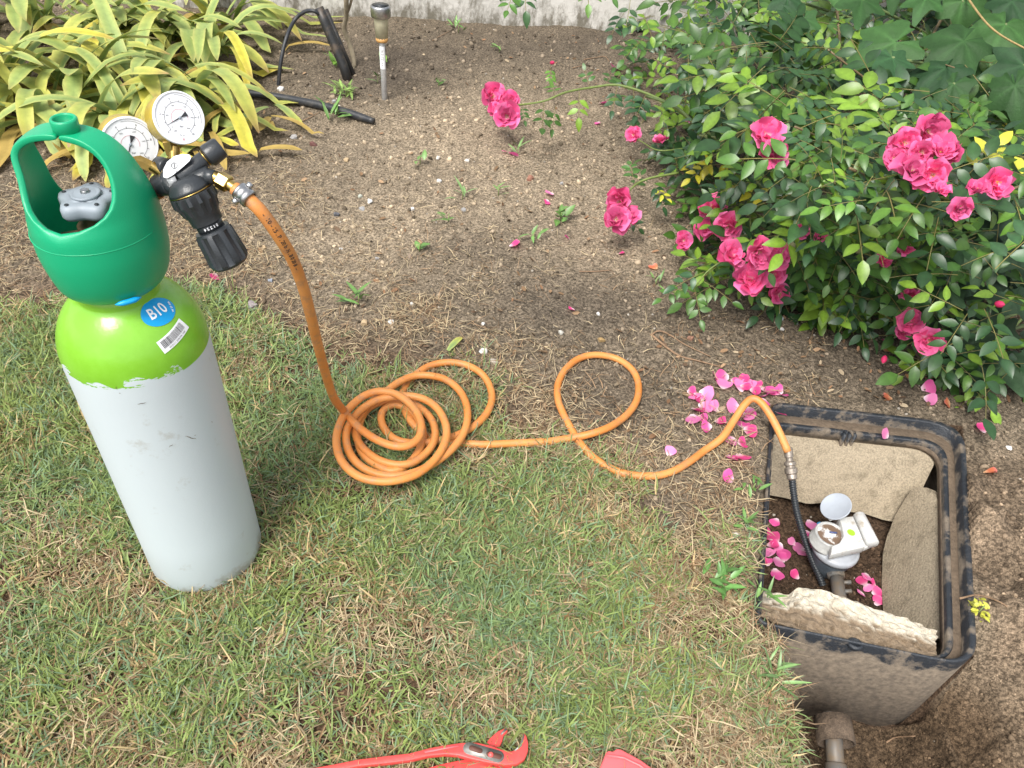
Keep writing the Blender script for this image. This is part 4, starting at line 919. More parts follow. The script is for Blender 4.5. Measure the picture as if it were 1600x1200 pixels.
def compound(seed, n=5, S=1.):
    r = random.Random(seed); V = []; F = []; c = []; k = 0; L0 = .030*S
    pos = [(0, .078, 0)]+[(s_, y, s_) for y in ([.055, .030] if n == 5 else [.06, .042, .022]) for s_ in (1, -1)]
    bend = r.uniform(-.2, .2); dr = r.uniform(.1, .5)
    for (s_, y, sg) in pos:
        y = y*S; ang = 0 if sg == 0 else -sg*r.uniform(.85, 1.25)
        b_ = (bend*y*.4+sg*.002, y, -dr*y*y*6+r.uniform(-.002, .002))
        sz = r.uniform(.85, 1.12)*(1.12 if sg == 0 else 1); v, f, cc = leaflet(L0*sz, L0*.56*sz, r.uniform(.05, .4), r.uniform(.05, .45), 6, b_, ang)
        tl = r.uniform(-.35, .35); vv = v-np.array(b_); vv = vv@np.array([[1, 0, 0], [0, math.cos(tl), -math.sin(tl)], [0, math.sin(tl), math.cos(tl)]]).T; v = vv+np.array(b_)
        cc = cc*r.uniform(.85, 1.15); V.append(v); F.append(f+k); c.append(cc); k += len(v)
    # rachis as a thin three sided strip
    ys = np.linspace(0, .078*S, 5); rv = []
    for y in ys:
        x_ = bend*y*.4; z = -dr*y*y*6
        rv += [(x_-.0007, y, z), (x_+.0007, y, z), (x_, y, z-.0010)]
    rf = []
    for q in range(4):
        for j in range(3): rf.append((3*q+j, 3*q+(j+1) % 3, 3*q+3+(j+1) % 3, 3*q+3+j))
    V.append(np.array(rv)); F.append(np.array(rf)+k); c.append(np.full(len(rv), -1.))
    return np.concatenate(V), np.concatenate(F), np.concatenate(c)
TPL = [compound(k, 5 if k % 3 else 7, 1.0) for k in range(12)]
def leafcol(c, base):
    base = np.asarray(base, float); out = base[None]*np.abs(c)[:, None]; out[c < 0] = [.22, .20, .06]; return out
GREENS = [(.042, .105, .018), (.030, .080, .022), (.055, .130, .020), (.080, .175, .022), (.030, .080, .028), (.15, .26, .025)]
LM = []
for k, (V, F, c) in enumerate(TPL):
    for q in (0, 1, 2): LM.append(mesh('leaf', V, F, M_leaf, leafcol(c, GREENS[(k+2*q) % 6])))
YM = mesh('leaf', TPL[1][0], TPL[1][1], M_leaf, leafcol(TPL[1][2], (.42, .42, .04)))
BUSH = [(960, -160), (975, -40), (1000, 30), (985, 95), (1010, 150), (1000, 195), (1040, 250), (1075, 300), (1100, 360), (1085, 420), (1130, 470), (1200, 455), (1250, 470), (1330, 500), (1395, 490), (1420, 560), (1480, 600), (1750, 610), (1750, -160)]
def bush_z(u, v):
    d = -sdf(np.asarray(u, float), np.asarray(v, float), BUSH); return np.clip(.04+d*.0021, .04, .43)
bush = empty('rose_bush', (1.15, 2.1, 0), 'sprawling glossy green rose bush with clusters of hot pink flowers', 'rose bush')
BL = np.array(bush.location)
def leaf_rot(yd, up):
    z = nrm(up); y = np.asarray(yd, float); y = nrm(y-z*(y@z)); x = np.cross(y, z); return np.array([x, y, z]).T
def mk_leaf(p, yd, up, S, me=None, parent=bush, name='leaf'):
    o = bpy.data.objects.new(name, me or random.choice(LM)); C.objects.link(o); o.parent = parent
    R_ = leaf_rot(yd, up); Mx = Matrix([[*(R_[i]*S), p[i]-parent.location[i]] for i in range(3)]+[[0, 0, 0, 1]]); o.matrix_basis = Mx; return o
def gap(u, v):   # open dark hollow at the upper right
    return np.exp(-((u-1370)/150)**2-((v-110)/70)**2)
cand = []
n0 = 1250
us = rng.uniform(965, 1720, n0*2); vs = rng.uniform(-140, 600, n0*2); inside = sdf(us, vs, BUSH) < -4; us, vs = us[inside], vs[inside]
inside = rng.random(len(us)) > .93*gap(us, vs); us, vs = us[inside], vs[inside]
inside = (rng.random(len(us)) > .65*ss(1440, 1560, us)*ss(250, 400, vs)); us, vs = us[inside], vs[inside]; print('rose leaves', len(us))
zb = bush_z(us, vs); lay = rng.random(len(us))**1.6
front = []; rest = []
for u, v, zz, ly in zip(us, vs, zb, lay):
    z = max(zz-ly*.30*min(1, zz/.2), .015); p = g(u, v, z); cdv = nrm(V0-p)
    az = rng.uniform(0, 2*np.pi); yd = np.array([math.cos(az), math.sin(az)*.8-.35, rng.normal(-.1, .35)]); upv = np.array([0, 0, 1.])+cdv*.5+rng.normal(0, .35, 3)
    S = rng.uniform(.8, 1.38)*(1.3 if v < 190 else 1.); rec = (p, yd, upv, S, ly, v); (front if ly < .30 else rest).append(rec)
front.sort(key=lambda r: np.linalg.norm(r[0]-V0)); rest += front[262:]; front = front[:262]
for i, (p, yd, upv, S, ly, v) in enumerate(front): mk_leaf(p, yd, upv, S, YM if i % 140 == 65 else None)
# joined rest
groups = {}
for r in rest: groups.setdefault(random.randrange(len(TPL)), []).append(r)
VV, FF, CC2, nn0 = [], [], [], 0
for k, rs_ in groups.items():
    V, F, c = TPL[k]; Rm = np.array([leaf_rot(r[1], r[2])*r[3] for r in rs_]); T = np.array([r[0] for r in rs_])-BL
    base = np.array(GREENS)[rng.integers(0, 6, len(rs_))]; yl = rng.random(len(rs_)) < .008; base[yl] = (.5, .45, .03)
    v, f, _ = scatter(V, F, Rm, T, None, base); cc = np.concatenate([leafcol(c, b_) for b_ in base]); VV.append(v); FF.append(f+nn0); CC2.append(cc); nn0 += len(v)
o = obj('foliage', mesh('foliage', np.concatenate(VV), np.concatenate(FF), M_leaf, np.concatenate(CC2)), bush); o['kind'] = 'stuff'
# sprays that reach out beyond the bush over the bed
def stem(pts, r, root=bush, name='stem', col=(.16, .22, .05), r2=None):
    S_ = spline(pts, 6); rr_ = np.linspace(r, r2 or r*.6, len(S_)); V, F = tube(S_, rr_, 7); return part(name, V, F, M_stem, root, col=np.array(col))
br = [(786, 163, .07), (808, 164, .10), (850, 158, .13), (885, 144, .15), (930, 136, .16), (965, 133, .17), (1010, 146, .17), (1050, 166, .16), (1090, 195, .13), (1150, 240, .10)]
stem([g(*q) for q in br][::-1], .0045, r2=.0022)
stem([g(*q) for q in [(1200, 300, .1), (1120, 230, .16), (1060, 170, .18), (1010, 150, .17)]], .0055, col=(.12, .17, .05))
stem([g(*q) for q in [(1080, 230, .12), (1030, 235, .12), (1000, 220, .09), (970, 210, .08)]], .002)
stem([g(*q) for q in [(1060, 270, .13), (1010, 280, .12), (985, 296, .09), (972, 318, .08)]], .0032)
stem([g(*q) for q in [(1160, 390, .18), (1110, 420, .14), (1085, 450, .10)]], .002)
for (u, v, z, du, dv_, S) in [(868, 150, .14, -8, -30, .62), (850, 160, .13, -2, 40, .75), (868, 165, .12, 12, 40, .62), (905, 143, .15, 2, 46, .72), (922, 138, .15, -4, -20, .55), (945, 136, .16, 20, -18, .6), (965, 134, .17, -4, 36, .7), (990, 140, .17, 10, 40, .7), (1010, 146, .17, -20, 35, .7),
    (1030, 160, .17, 18, 40, .72), (815, 165, .1, 12, 26, .45), (1100, 425, .13, -30, 14, .8), (1085, 450, .10, 6, 20, .75), (1100, 440, .11, 30, 18, .8), (1075, 445, .1, -22, 12, .7), (985, 296, .09, 22, -14, .6), (990, 280, .10, -10, -22, .6), (1020, 285, .11, 14, 16, .6), (972, 335, .06, 20, 16, .5), (860, 105, .12, 6, 30, .5)]:
    p = g(u, v, z); q = g(u+du, v+dv_, z-.01); mk_leaf(p, q-p, np.array([0, 0, 1])+nrm(V0-p)*.7+rng.normal(0, .2, 3), S*(1.35 if u < 1050 else 1.1))
mk_leaf(g(1022, 292, .1), np.array([.6, -.8, 0]), (0, 0, 1), .6, YM)
# twigs over the top edge of the frame
stem([g(1200, -90, .45), g(1060, -90, .50), g(930, -70, .55), g(820, -60, .56), g(700, -50, .55)], .005)
for (u, v, z, du, dv_, S) in [(818, -28, .52, 6, 40, .85), (806, -20, .52, -12, 36, .7), (917, -40, .52, 2, 40, 1.0), (740, -42, .52, 10, 24, .7), (940, -40, .5, 30, 40, .8), (985, 0, .45, -10, 40, .9), (1005, 20, .42, 16, 40, .9), (975, 20, .42, -12, 26, .8), (1040, 40, .38, -6, 50, .9), (1075, 85, .34, 4, 40, 1.0), (1005, 60, .36, -30, 30, .9)]:
    p = g(u, v, z); q = g(u+du, v+dv_, z-.03); mk_leaf(p, q-p, np.array([0, 0, 1])+nrm(V0-p)*.6, S)
# canes inside the bush
root = np.array([1.05, 1.95, 0.])
for k in range(34):
    u = rng.uniform(1040, 1600); v = rng.uniform(-60, 470); p = g(u, v, float(bush_z(u, v))*rng.uniform(.75, 1.02)); b_ = root+np.array([rng.normal(0, .25), rng.normal(0, .2), -.01])
    mid = (b_*.5+p*.5)+np.array([0, 0, rng.uniform(.02, .12)]); cl_ = [(.17, .22, .05), (.20, .14, .07), (.13, .16, .05)][k % 3]; stem([b_, b_*.75+p*.25+np.array([0, 0, .05]), mid, p], rng.uniform(.002, .0045), col=cl_)
for q in [[(1305, -10, .42), (1312, 60, .36), (1315, 130, .28)], [(1420, 40, .40), (1380, 110, .30), (1330, 150, .2)], [(1500, -20, .45), (1455, 60, .4), (1440, 110, .3)], [(1340, 190, .2), (1365, 110, .22), (1420, 90, .25)], [(1290, 170, .15), (1330, 120, .2), (1360, 90, .25)]]:
    stem([g(*a) for a in q], .004, col=(.22, .16, .08), r2=.003)
stem([g(*a) for a in [(1500, -20, .5), (1545, 40, .49), (1600, 75, .5), (1640, 90, .5)]], .0026, col=(.45, .32, .13))

# roses
def petal(S=1., cup=.5, wav=.1, seed=0, n=5, m=5):
    r = random.Random(seed); V = []; c = []; ph_ = r.uniform(0, 6)
    for j in range(n):
        t = j/(n-1); w_ = (.12+.50*math.sin(min(t*1.25, 1.)*math.pi/2)**1.1)*(1-.18*max(0, t-.75)/.25)
        for i in range(m):
            s_ = -1+2*i/(m-1); y = t-.13*abs(s_)**2*t+.05*math.cos(s_*math.pi)*(t > .9)*.6; x = s_*w_
            z = cup*t*t*.55+.20*w_*s_*s_+wav*.6*math.sin(3*s_+ph_)*t*t-.10*t**4*(abs(s_) < .6)
            V.append((x*S, y*S, z*S)); c.append(t)
    F = [(j*m+i, j*m+i+1, (j+1)*m+i+1, (j+1)*m+i) for j in range(n-1) for i in range(m-1)]
    return np.array(V), F, np.array(c)
def pcol(c, hot=(.82, .045, .20), pale=(.90, .50, .58), k=.35):
    f = np.clip((k-c)/k, 0, 1)[:, None]; e = np.clip((c-.85)/.15, 0, 1)[:, None]*.25
    return np.array(hot)*(1-f)*(1-e)+np.array(pale)*f+np.array([.95, .34, .52])*e*(1-f)
PM = []
for k in range(6):
    V, F, c = petal(1, .15+.13*k, .42, k); PM.append(mesh('petal', V, F, M_petal, pcol(c, [(.82, .12, .32), (.86, .18, .42), (.80, .09, .27)][k % 3])))
FM = []
for k in range(4):
    L_ = []; CC_ = []
    for q in range(11):
        V, F, c = petal(.78-.035*q, .35+.5*random.random(), .6, 20+q+k*9); a = q*2.4+k; tl = .12+.06*q+random.uniform(-.05, .15)
        R_ = np.array(rotm(np.array([a]), np.array([tl]), np.array([random.uniform(-.25, .25)]))[0]); L_.append((V@R_.T+[0, 0, .02], F)); CC_.append(pcol(c, (.82, .12, .32), (.92, .66, .62), .5))
    rs2 = random.Random(k)
    for q in range(16):
        a = rs2.uniform(0, 6.28); rr_ = rs2.uniform(.05, .24); V, F = box((rr_*math.cos(a), rr_*math.sin(a), .12+.05*rs2.random()), .035, .035, .10); L_.append((V, F)); CC_.append(np.tile(np.array([.65, .42, .08]), (8, 1)))
    V, F = join(*L_); FM.append(mesh('flower', V, F, M_petal, np.concatenate(CC_)))
FL = [(770, 152, 20), (792, 182, 21), (798, 158, 15), (778, 172, 15), (990, 212, 13), (1033, 221, 13), (1198, 213, 28), (1208, 243, 23), (1448, 205, 28), (1412, 225, 26), (1468, 238, 27), (1422, 268, 27), (1456, 272, 25), (1490, 240, 18), (1398, 248, 17), (1440, 238, 20), (1555, 287, 24), (1528, 298, 17), (1470, 298, 14), (1500, 325, 18),
      (970, 312, 22), (962, 343, 22), (985, 338, 15), (1113, 325, 22), (1105, 356, 20), (1138, 352, 22), (1068, 376, 14), (1140, 400, 24), (1182, 393, 23), (1216, 402, 19), (1172, 437, 25), (1208, 428, 19), (1217, 460, 19), (1250, 365, 13), (1283, 372, 11), (1413, 390, 14), (1381, 405, 12), (1421, 461, 16), (1424, 503, 20), (1451, 530, 22), (1410, 518, 13)]
for i, (u, v, r) in enumerate(FL):
    z = float(bush_z(u, v))+.040
    if u < 1000: z = {0: .09}.get(0)
    p = g(u, v, z); dp = (p-V0)@FW; S = r*dp/FPX*1.1; cdv = nrm(V0-p); upv = nrm(cdv*.8+np.array([0, -.1, .45])+rng.normal(0, .42, 3)); R_ = leaf_rot(rng.normal(0, 1, 3), upv)
    f = bpy.data.objects.new('flower', FM[i % 4]); C.objects.link(f); f.parent = bush; f.matrix_basis = Matrix([[*(R_[a]*S), p[a]-BL[a]] for a in range(3)]+[[0, 0, 0, 1]])
    for q in range(7):
        o = bpy.data.objects.new('petal', PM[(i+q) % 6]); C.objects.link(o); o.parent = f; a = q*2*math.pi/7+rng.normal(0, .15); tl = rng.uniform(-.1, .5)
        Rp = rotm(np.array([a]), np.array([tl]), np.array([rng.normal(0, .12)]))[0]*rng.uniform(.85, 1.08); o.matrix_basis = Matrix([[*Rp[b_], 0 if b_ < 2 else -.02*q] for b_ in range(3)]+[[0, 0, 0, 1]])
for (u, v) in [(1255, 372), (1340, 395), (1235, 385), (1392, 420)]:
    p = g(u, v, float(bush_z(u, v))+.012)
    for q in range(7):
        a = q*.9; V, F, c = petal(.012, .1, .1, q, 4, 3); R_ = rotm(np.array([a]), np.array([.3]), np.array([0.]))[0]; part('sepal', V@R_.T+p, F, M_leaf, bush, col=np.array([.45, .42, .20]))
# a few loose buds
for (u, v) in [(1105, 148), (862, 98), (1245, 350), (1322, 487), (1560, 475), (1382, 560)]:
    p = g(u, v, float(bush_z(u, v)) if u > 1000 else .1); V, F = lathe([(.0005, -.007), (.004, -.004), (.0058, .001), (.005, .006), (.001, .011)], p, nrm(rng.normal(0, 1, 3)+[0, 0, 1.]), 10); part('bud', V, F, M_petal, bush, col=np.array([.78, .05, .18]))

# ------------------------------------------------------------------ broad leaved plants
def bigleaf(seed, S, lobes=3, col=(.045, .115, .03)):
    r = random.Random(seed); na, nr_ = 44, 5; V = [(0, 0, 0)]; cc = [1.5]
    dro = r.uniform(.1, .5)
    for j in range(1, nr_+1):
        t = j/nr_
        for i in range(na):
            a = -math.pi*.90+2*math.pi*.90*i/(na-1); b_ = abs(a)   # 0 = tip
            R_ = (.50+.12*math.cos(a*.5)**2+max([math.exp(-((a-q)/.26)**2)*h for q, h in ((0, .48), (1.12, .34), (-1.12, .34), (2.1, .18), (-2.1, .18))]))
            R_ *= (1+.045*((i % 3) == 0))*(1 if b_ < 2.4 else .85)
            x, y = math.sin(a)*R_*t*S*.85, math.cos(a)*R_*t*S; vein = abs(math.cos(a*2.5))**12
            z = (-dro*(x*x+y*y)/S*.9)+.07*S*t*(1-vein)*math.sin(5*a)*.5+.03*S*abs(math.sin(a*2.5))*t; V.append((x, y, z)); cc.append(1+.5*vein*(1-t*.5))
    F = []
    for i in range(na-1): F.append((0, 1+i+1, 1+i))
    for j in range(nr_-1):
        for i in range(na-1): F.append((1+j*na+i, 1+j*na+i+1, 1+(j+1)*na+i+1, 1+(j+1)*na+i))
    n = len(V); pv = [(x, -y*.5*S*.9, -abs(y)*.3*S) for y in (0, .5, 1) for x in (-.0018, .0018)]; V += pv; cc += [1.8]*6; F += [(n, n+1, n+3, n+2), (n+2, n+3, n+5, n+4)]
    return mesh('leaf', V, F, M_big, np.array(col)[None]*np.array(cc)[:, None])
def bigplant(name, rootp, L_, label, cat, cols, seed):
    e = empty(name, rootp, label, cat); r = random.Random(seed)
    for k, (u, v, z, rad, du, dv_) in enumerate(L_):
        p = g(u, v, z); dp = (p-V0)@FW; S = rad*dp/FPX*1.3; me = bigleaf(seed+k, S, 3 if k % 2 else 5, cols[k % len(cols)]); q = g(u+du, v+dv_, z-.02)
        up3 = np.array([0, -.15, 1.])+nrm(V0-p)*.55+np.array([r.gauss(0, .22) for _ in range(3)]); R_ = leaf_rot(q-p, up3)
        o = bpy.data.objects.new('leaf', me); C.objects.link(o); o.parent = e; c0 = p-R_[:, 1]*S*.45; o.matrix_basis = Matrix([[*R_[a], c0[a]-rootp[a]] for a in range(3)]+[[0, 0, 0, 1]])
        if k % 2 == 0:
            a = c0; b_ = np.array(rootp)+np.array([r.gauss(0, .1), r.gauss(0, .1), 0]); V, F = tube(spline([b_, (a+b_)/2+[0, 0, .05], a], 6), .0035, 7); part('stem', V, F, M_stem, e, col=np.array([.15, .20, .07]))
    return e
topL = [(1345, 15, .46, 42, -2, 30), (1362, 80, .42, 60, -30, 12), (1400, 105, .43, 38, 10, 30), (1478, 82, .44, 60, -35, 20), (1560, 60, .46, 58, -10, 20), (1455, 122, .40, 50, -25, 18), (1475, 150, .38, 40, -18, 20), (1382, 140, .36, 34, 0, 30), (1570, 110, .43, 50, -30, 12), (1255, 45, .42, 30, 2, 26), (1530, 12, .48, 48, 20, 16), (1595, 20, .5, 45, 10, 20), (1440, 10, .47, 34, -10, 20), (1300, -15, .45, 40, 10, 20), (1230, 15, .40, 32, 6, 25), (1590, 160, .40, 50, 6, 30), (1650, 70, .45, 60, 10, 20), (1500, -30, .5, 55, 0, 20), (1400, -30, .5, 50, 0, 20)]
r3 = random.Random(4)
topL += [(r3.uniform(1180, 1680), r3.uniform(-110, 190), r3.uniform(.12, .3), r3.uniform(34, 56), r3.uniform(-20, 20), r3.uniform(5, 30)) for _ in range(30)]
for _ in range(150):  # unseen upper leaves above the frame, added to shade the hollow below
    xx_, yy_, zz_ = r3.uniform(.9, 2.8), r3.uniform(1.7, 3.0), r3.uniform(.6, 1.0); pu, pv = proj((xx_, yy_, zz_))
    if pv < -150: topL.append((pu, pv, zz_, 60, r3.uniform(-20, 20), r3.uniform(5, 30)))
bigplant('broad_leaved_plant', (1.75, 2.5, 0), topL, 'tall plant with large lobed dark green leaves behind the rose bush', 'leafy plant', [(.034, .092, .024), (.046, .115, .030), (.028, .078, .028)], 100)
lowL = [(1500, 575, .05, 52, -25, 8), (1580, 590, .05, 42, 5, 20), (1570, 470, .20, 44, -10, 20), (1598, 485, .22, 36, 6, 25), (1530, 420, .24, 40, -6, 25), (1560, 355, .30, 42, 4, 26), (1590, 250, .36, 45, 4, 24), (1480, 470, .16, 30, -10, 20), (1510, 520, .10, 34, -10, 16), (1600, 410, .28, 40, 4, 20), (1560, 540, .10, 38, 0, 20), (1640, 500, .2, 50, 4, 20), (1640, 350, .3, 50, 4, 20), (1500, 365, .26, 30, -8, 16), (1540, 300, .33, 34, -8, 18), (1450, 440, .18, 24, -8, 12), (1640, 590, .06, 50, 4, 20)]
lowL += [(r3.uniform(1440, 1680), r3.uniform(300, 560), r3.uniform(.03, .12), r3.uniform(24, 42), r3.uniform(-20, 20), r3.uniform(5, 25)) for _ in range(26)]
bigplant('broad_leaved_plant', (1.25, 1.45, 0), lowL, 'low grey green broad leaved weed at the right edge below the roses', 'leafy plant', [(.032, .068, .032), (.042, .085, .038), (.026, .056, .028)], 200)

# ------------------------------------------------------------------ strap leaved plant, top left
sp_root = g(170, 60, .0); agp = empty('strap_leaved_plant', tuple(sp_root), 'large clump of arching strap leaves, pale green and yellowing', 'garden plant')
crowns = [(60, 10, 22), (170, 25, 30), (260, 30, 26), (318, 52, 18), (110, 105, 28), (10, 110, 26), (220, 120, 30), (300, 125, 22), (362, 12, 20), (50, 150, 20), (160, 160, 18), (-80, 60, 20), (170, -70, 24), (330, -50, 20), (20, -70, 14)]
LG = np.array([.31, .44, .16]); DG = np.array([.19, .30, .095]); YE = np.array([.78, .66, .06]); BR = np.array([.38, .235, .11]); CR = np.array([.60, .56, .25])
def strap(base, az, L_, W_, el, droop, kind, seed):
    r = random.Random(seed); n = 11; m = 5; pnt = base.copy(); e = el; V = []; cc = []; a = az; kink = r.random()
    for j in range(n):
        t = j/(n-1); w_ = W_*(.55+.45*min(1, t*3))*(1-max(0, (t-.70)/.30)**2.2*.92)/2; d = np.array([math.cos(a)*math.cos(e), math.sin(a)*math.cos(e), math.sin(e)]); sdv_ = np.array([-math.sin(a), math.cos(a), 0]); nn2 = np.cross(d, sdv_)*-1
        nn2 = nn2 if nn2[2] > 0 else -nn2; tw = .5*t*(kink-.5)
        for i in range(m):
            s_ = -1+2*i/(m-1); V.append(pnt+sdv_*s_*w_*math.cos(tw)+nn2*(abs(s_)*w_*.20*(1-t*.5)+s_*w_*math.sin(tw)))
            yt = {'g': .12*t, 'y': .25+.6*t, 'h': .85*max(0, t-.35), 'b': 1.}[kind]; ed = .25*abs(s_)**2 if kind != 'b' else 0
            gg_ = LG*(1-.5*(seed % 3)/2)+DG*.5*(seed % 3)/2; c = gg_*(1-min(1, yt+ed))+YE*min(1, yt+ed); bt = np.clip((t-(.95 if kind == 'g' else .86))/.12, 0, 1) if kind != 'b' else .75; c = c*(1-bt)+BR*bt
            if abs(s_) < .1: c = c*.88
            if kind != 'b' and abs(s_) > .9: c = c*.7+CR*.3
            cc.append(c)
        st = L_/(n-1); pnt = pnt+d*st; e -= droop/(n-1)*(1.6 if .25 < t < .65 else .7); a += r.gauss(0, .05)
        hgt = .008+.01*r.random()
        if pnt[2] < hgt: pnt[2] = hgt; e = max(e, 0)
    F = [(j*m+i, j*m+i+1, (j+1)*m+i+1, (j+1)*m+i) for j in range(n-1) for i in range(m-1)]
    return V, F, np.array(cc)
r4 = random.Random(11); kk = 0
for (u, v, cnt) in crowns:
    b0 = g(u, v, .08); b0[2] = 0
    for q in range(cnt):
        kk += 1; az = r4.uniform(0, 2*math.pi) if r4.random() < .35 else r4.gauss(-math.pi/2+.15, 1.0); kind = r4.choice('ggggggghhy') if v < 90 else r4.choice('gggghhyyb')
        if r4.random() < .07: kind = 'b'
        V, F, cc = strap(b0+np.array([r4.gauss(0, .035), r4.gauss(0, .03), .01+.03*r4.random()]), az, r4.uniform(.22, .42)*(1 if kind != 'b' else .7), r4.uniform(.029, .048), r4.uniform(.3, 1.1) if kind != 'b' else .3, r4.uniform(.9, 2.1), kind, kk)
        part('leaf', V, F, M_strap, agp, col=cc)
for q in range(46):
    u, v = (r4.uniform(120, 330), r4.uniform(165, 235)) if q < 30 else (r4.uniform(300, 450), r4.uniform(70, 190)); b0 = g(u, v, .03); b0[2] = .01+.03*r4.random(); kk += 1
    V, F, cc = strap(b0, r4.gauss(-math.pi/2, .9), r4.uniform(.10, .24), r4.uniform(.014, .030), .2, 1.0, r4.choice('bbbyh'), kk); part('leaf', V, F, M_strap, agp, col=cc)
print('strap leaves', kk)

# ------------------------------------------------------------------ fallen petals
FP = []
for k in range(6):
    V, F, c = petal(1, .35+.1*k, .15, 40+k, 6, 5); V = V*[1.0, 1, .8]-[0, .5, 0]
    FP.append(mesh('fallen_petal', V, F, M_petal, pcol(c, [(.80, .11, .37), (.84, .24, .50), (.76, .07, .26)][k % 3], (.94, .80, .82), .42)))
FPo = mesh('fallen_petal', *petal(1, .5, .2, 50)[:2], M_petal, pcol(petal(1, .5, .2, 50)[2], (.70, .20, .10), (.85, .55, .30), .5)); 
def fpet(u, v, label, group=None, z=None, px=21, me=None):
    p = G(u, v, .004) if z is None else g(u, v, z); S = px*((p-V0)@FW)/FPX*rng.uniform(.68, 1.08)
    o = bpy.data.objects.new('fallen_petal', me or random.choice(FP)); C.objects.link(o)
    R_ = rotm(np.array([rng.uniform(0, 6.28)]), np.array([rng.normal(0, .3)]), np.array([rng.normal(0, .35)]))[0]*S
    o.matrix_world = Matrix([[*R_[a], p[a]+(.001 if a == 2 else 0)] for a in range(3)]+[[0, 0, 0, 1]]); tag(o, label, 'petal', group)
ORD = 'first second third fourth fifth sixth seventh eighth ninth tenth eleventh twelfth thirteenth fourteenth fifteenth sixteenth seventeenth eighteenth'.split()
def petal_group(L_, fmt, group, conv, axis=0, **k):
    P_ = sorted([conv(a, b_) for a, b_ in L_], key=lambda q: q[axis])
    for i, (u, v) in enumerate(P_): fpet(u, v, fmt.format(ORD[i]), group, **k)
c8 = lambda a, b_: (820+a/4, 520+b_/4)
c7 = lambda a, b_: (1180+a*.1417, 760+b_*.1417)
heap = [(1190, 285), (1232, 280), (1243, 335), (1310, 315), (1365, 300), (1375, 345), (1435, 370), (1450, 330), (1515, 370), (1580, 368), (1610, 392), (1490, 435), (1500, 400), (1400, 330), (1340, 340)]
petal_group(heap, '{} pink petal from the left in the band above the bend of the orange hose', 'petals fallen above the hose bend', c8)
petal_group([(1040, 375), (1100, 415), (1130, 385), (1075, 490), (1180, 465), (1110, 535), (1135, 590), (1050, 545), (1090, 430), (1125, 470), (1060, 400)], '{} pink petal from the top in the cluster left of the rising hose', 'petals in the cluster left of the rising hose', c8, 1)
petal_group([(1300, 465), (1395, 490), (1380, 530), (1360, 580), (1400, 620), (1410, 520), (1350, 510)], '{} pink petal from the top under the arch of the hose by the box corner', 'petals under the hose arch', c8, 1)
fpet(1125, 660, 'single pale petal just left of the orange hose below the cluster'); fpet(1141, 690, 'slim pink petal right of the rising hose at the box edge'); fpet(1158, 693, 'dark pink petal lying sideways at the upper left edge of the box')
fpet(1141, 717, 'left petal of the touching pair beside the box edge'); fpet(1158, 717, 'right petal of the touching pair beside the box edge'); fpet(1137, 747, 'lowest pink petal on the soil left of the box'); fpet(1047, 706, 'lone pink petal inside the hose curve left of the meter box')
fpet(1218, 649, 'pink petal stuck on the back left corner of the meter box rim', z=.008); fpet(1382, 679, 'crushed pink petal on the back rim of the meter box', z=-.004, px=17)
for u, v, lb_, me_, px_ in [(1449, 606, 'upper petal of the pair behind the back right of the box', None, 24), (1452, 625, 'lower paler petal of the pair behind the back right of the box', None, 26), (1394, 624, 'orange petal behind the middle of the box back rim', FPo, 17), (1484, 630, 'faded orange petal right of the pink pair', FPo, 17), (1511, 627, 'narrow pink petal beside the faded orange one', None, 16), (1534, 671, 'bright petal right of the back right box corner', None, 18),
   (1536, 739, 'pale faded petal on the soil right of the box', FPo, 17), (859, 304, 'upper petal of the close pair on bare tan soil', None, 13), (854, 316, 'lower petal of the close pair on bare tan soil', None, 14), (804, 384, 'pink and white petal alone on the soil in the middle of the bed', None, 18), (886, 372, 'tiny pink petal below the small green seedling', None, 10), (971, 397, 'pink petal below the lone rose pair', None, 14), (893, 484, 'faded pink petal above the single hose loop', None, 15), (1026, 421, 'curled reddish petal near the lowest rose leaves', FPo, 14),
   (983, 75, 'pale pink petal nearest the wall', None, 14), (962, 108, 'lilac pink petal below the wall left of the bush', None, 17), (942, 162, 'pink petal under the arching rose twig', None, 16), (934, 193, 'small pink petal beside the hanging rose leaves', None, 10), (803, 243, 'white edged petal below the left rose cluster', None, 16), (789, 238, 'round pink petal below the left rose cluster', None, 12), (1076, 190, 'petal on the soil under the thick rose twig', None, 12), (335, 433, 'lone pink petal on the dry grass right of the cylinder guard', None, 15),
   (1382, 533, 'small pink petal left of the lowest roses', None, 13), (1381, 549, 'orange red petal below the small pink one near the lowest roses', FPo, 16), (1452, 597, 'petal touching the low grey green leaf', None, 16), (1062, 113, 'orange dead petal beside the wall under the bush', FPo, 13)]: fpet(u, v, lb_, me=me_, px=px_)
petal_group([(220, 400), (130, 550), (205, 585), (250, 670), (400, 620), (570, 530), (600, 620), (480, 690), (150, 740), (320, 770), (240, 840), (130, 840), (85, 830), (610, 430), (530, 740), (190, 660), (110, 760), (290, 790)], '{} pink petal from the left on the box floor between left wall and meter', 'petals on the box floor left of the meter', c7, 0, px=19)
fpet(1212, 898, 'large petal near the box floor front, left of the corrugated pipe', px=22); fpet(1241, 900, 'slim petal on the box floor next to the corrugated pipe', px=19)
petal_group([(1220, 1000), (1180, 1060), (1240, 1120), (1160, 1190), (1330, 1170), (1290, 1080)], '{} pink petal from the left on the box floor right of the meter pipe', 'petals on the box floor right of the meter', c7, 0, px=18)
fpet(1371, 940, 'petal touching the right slab on the box floor', px=20)

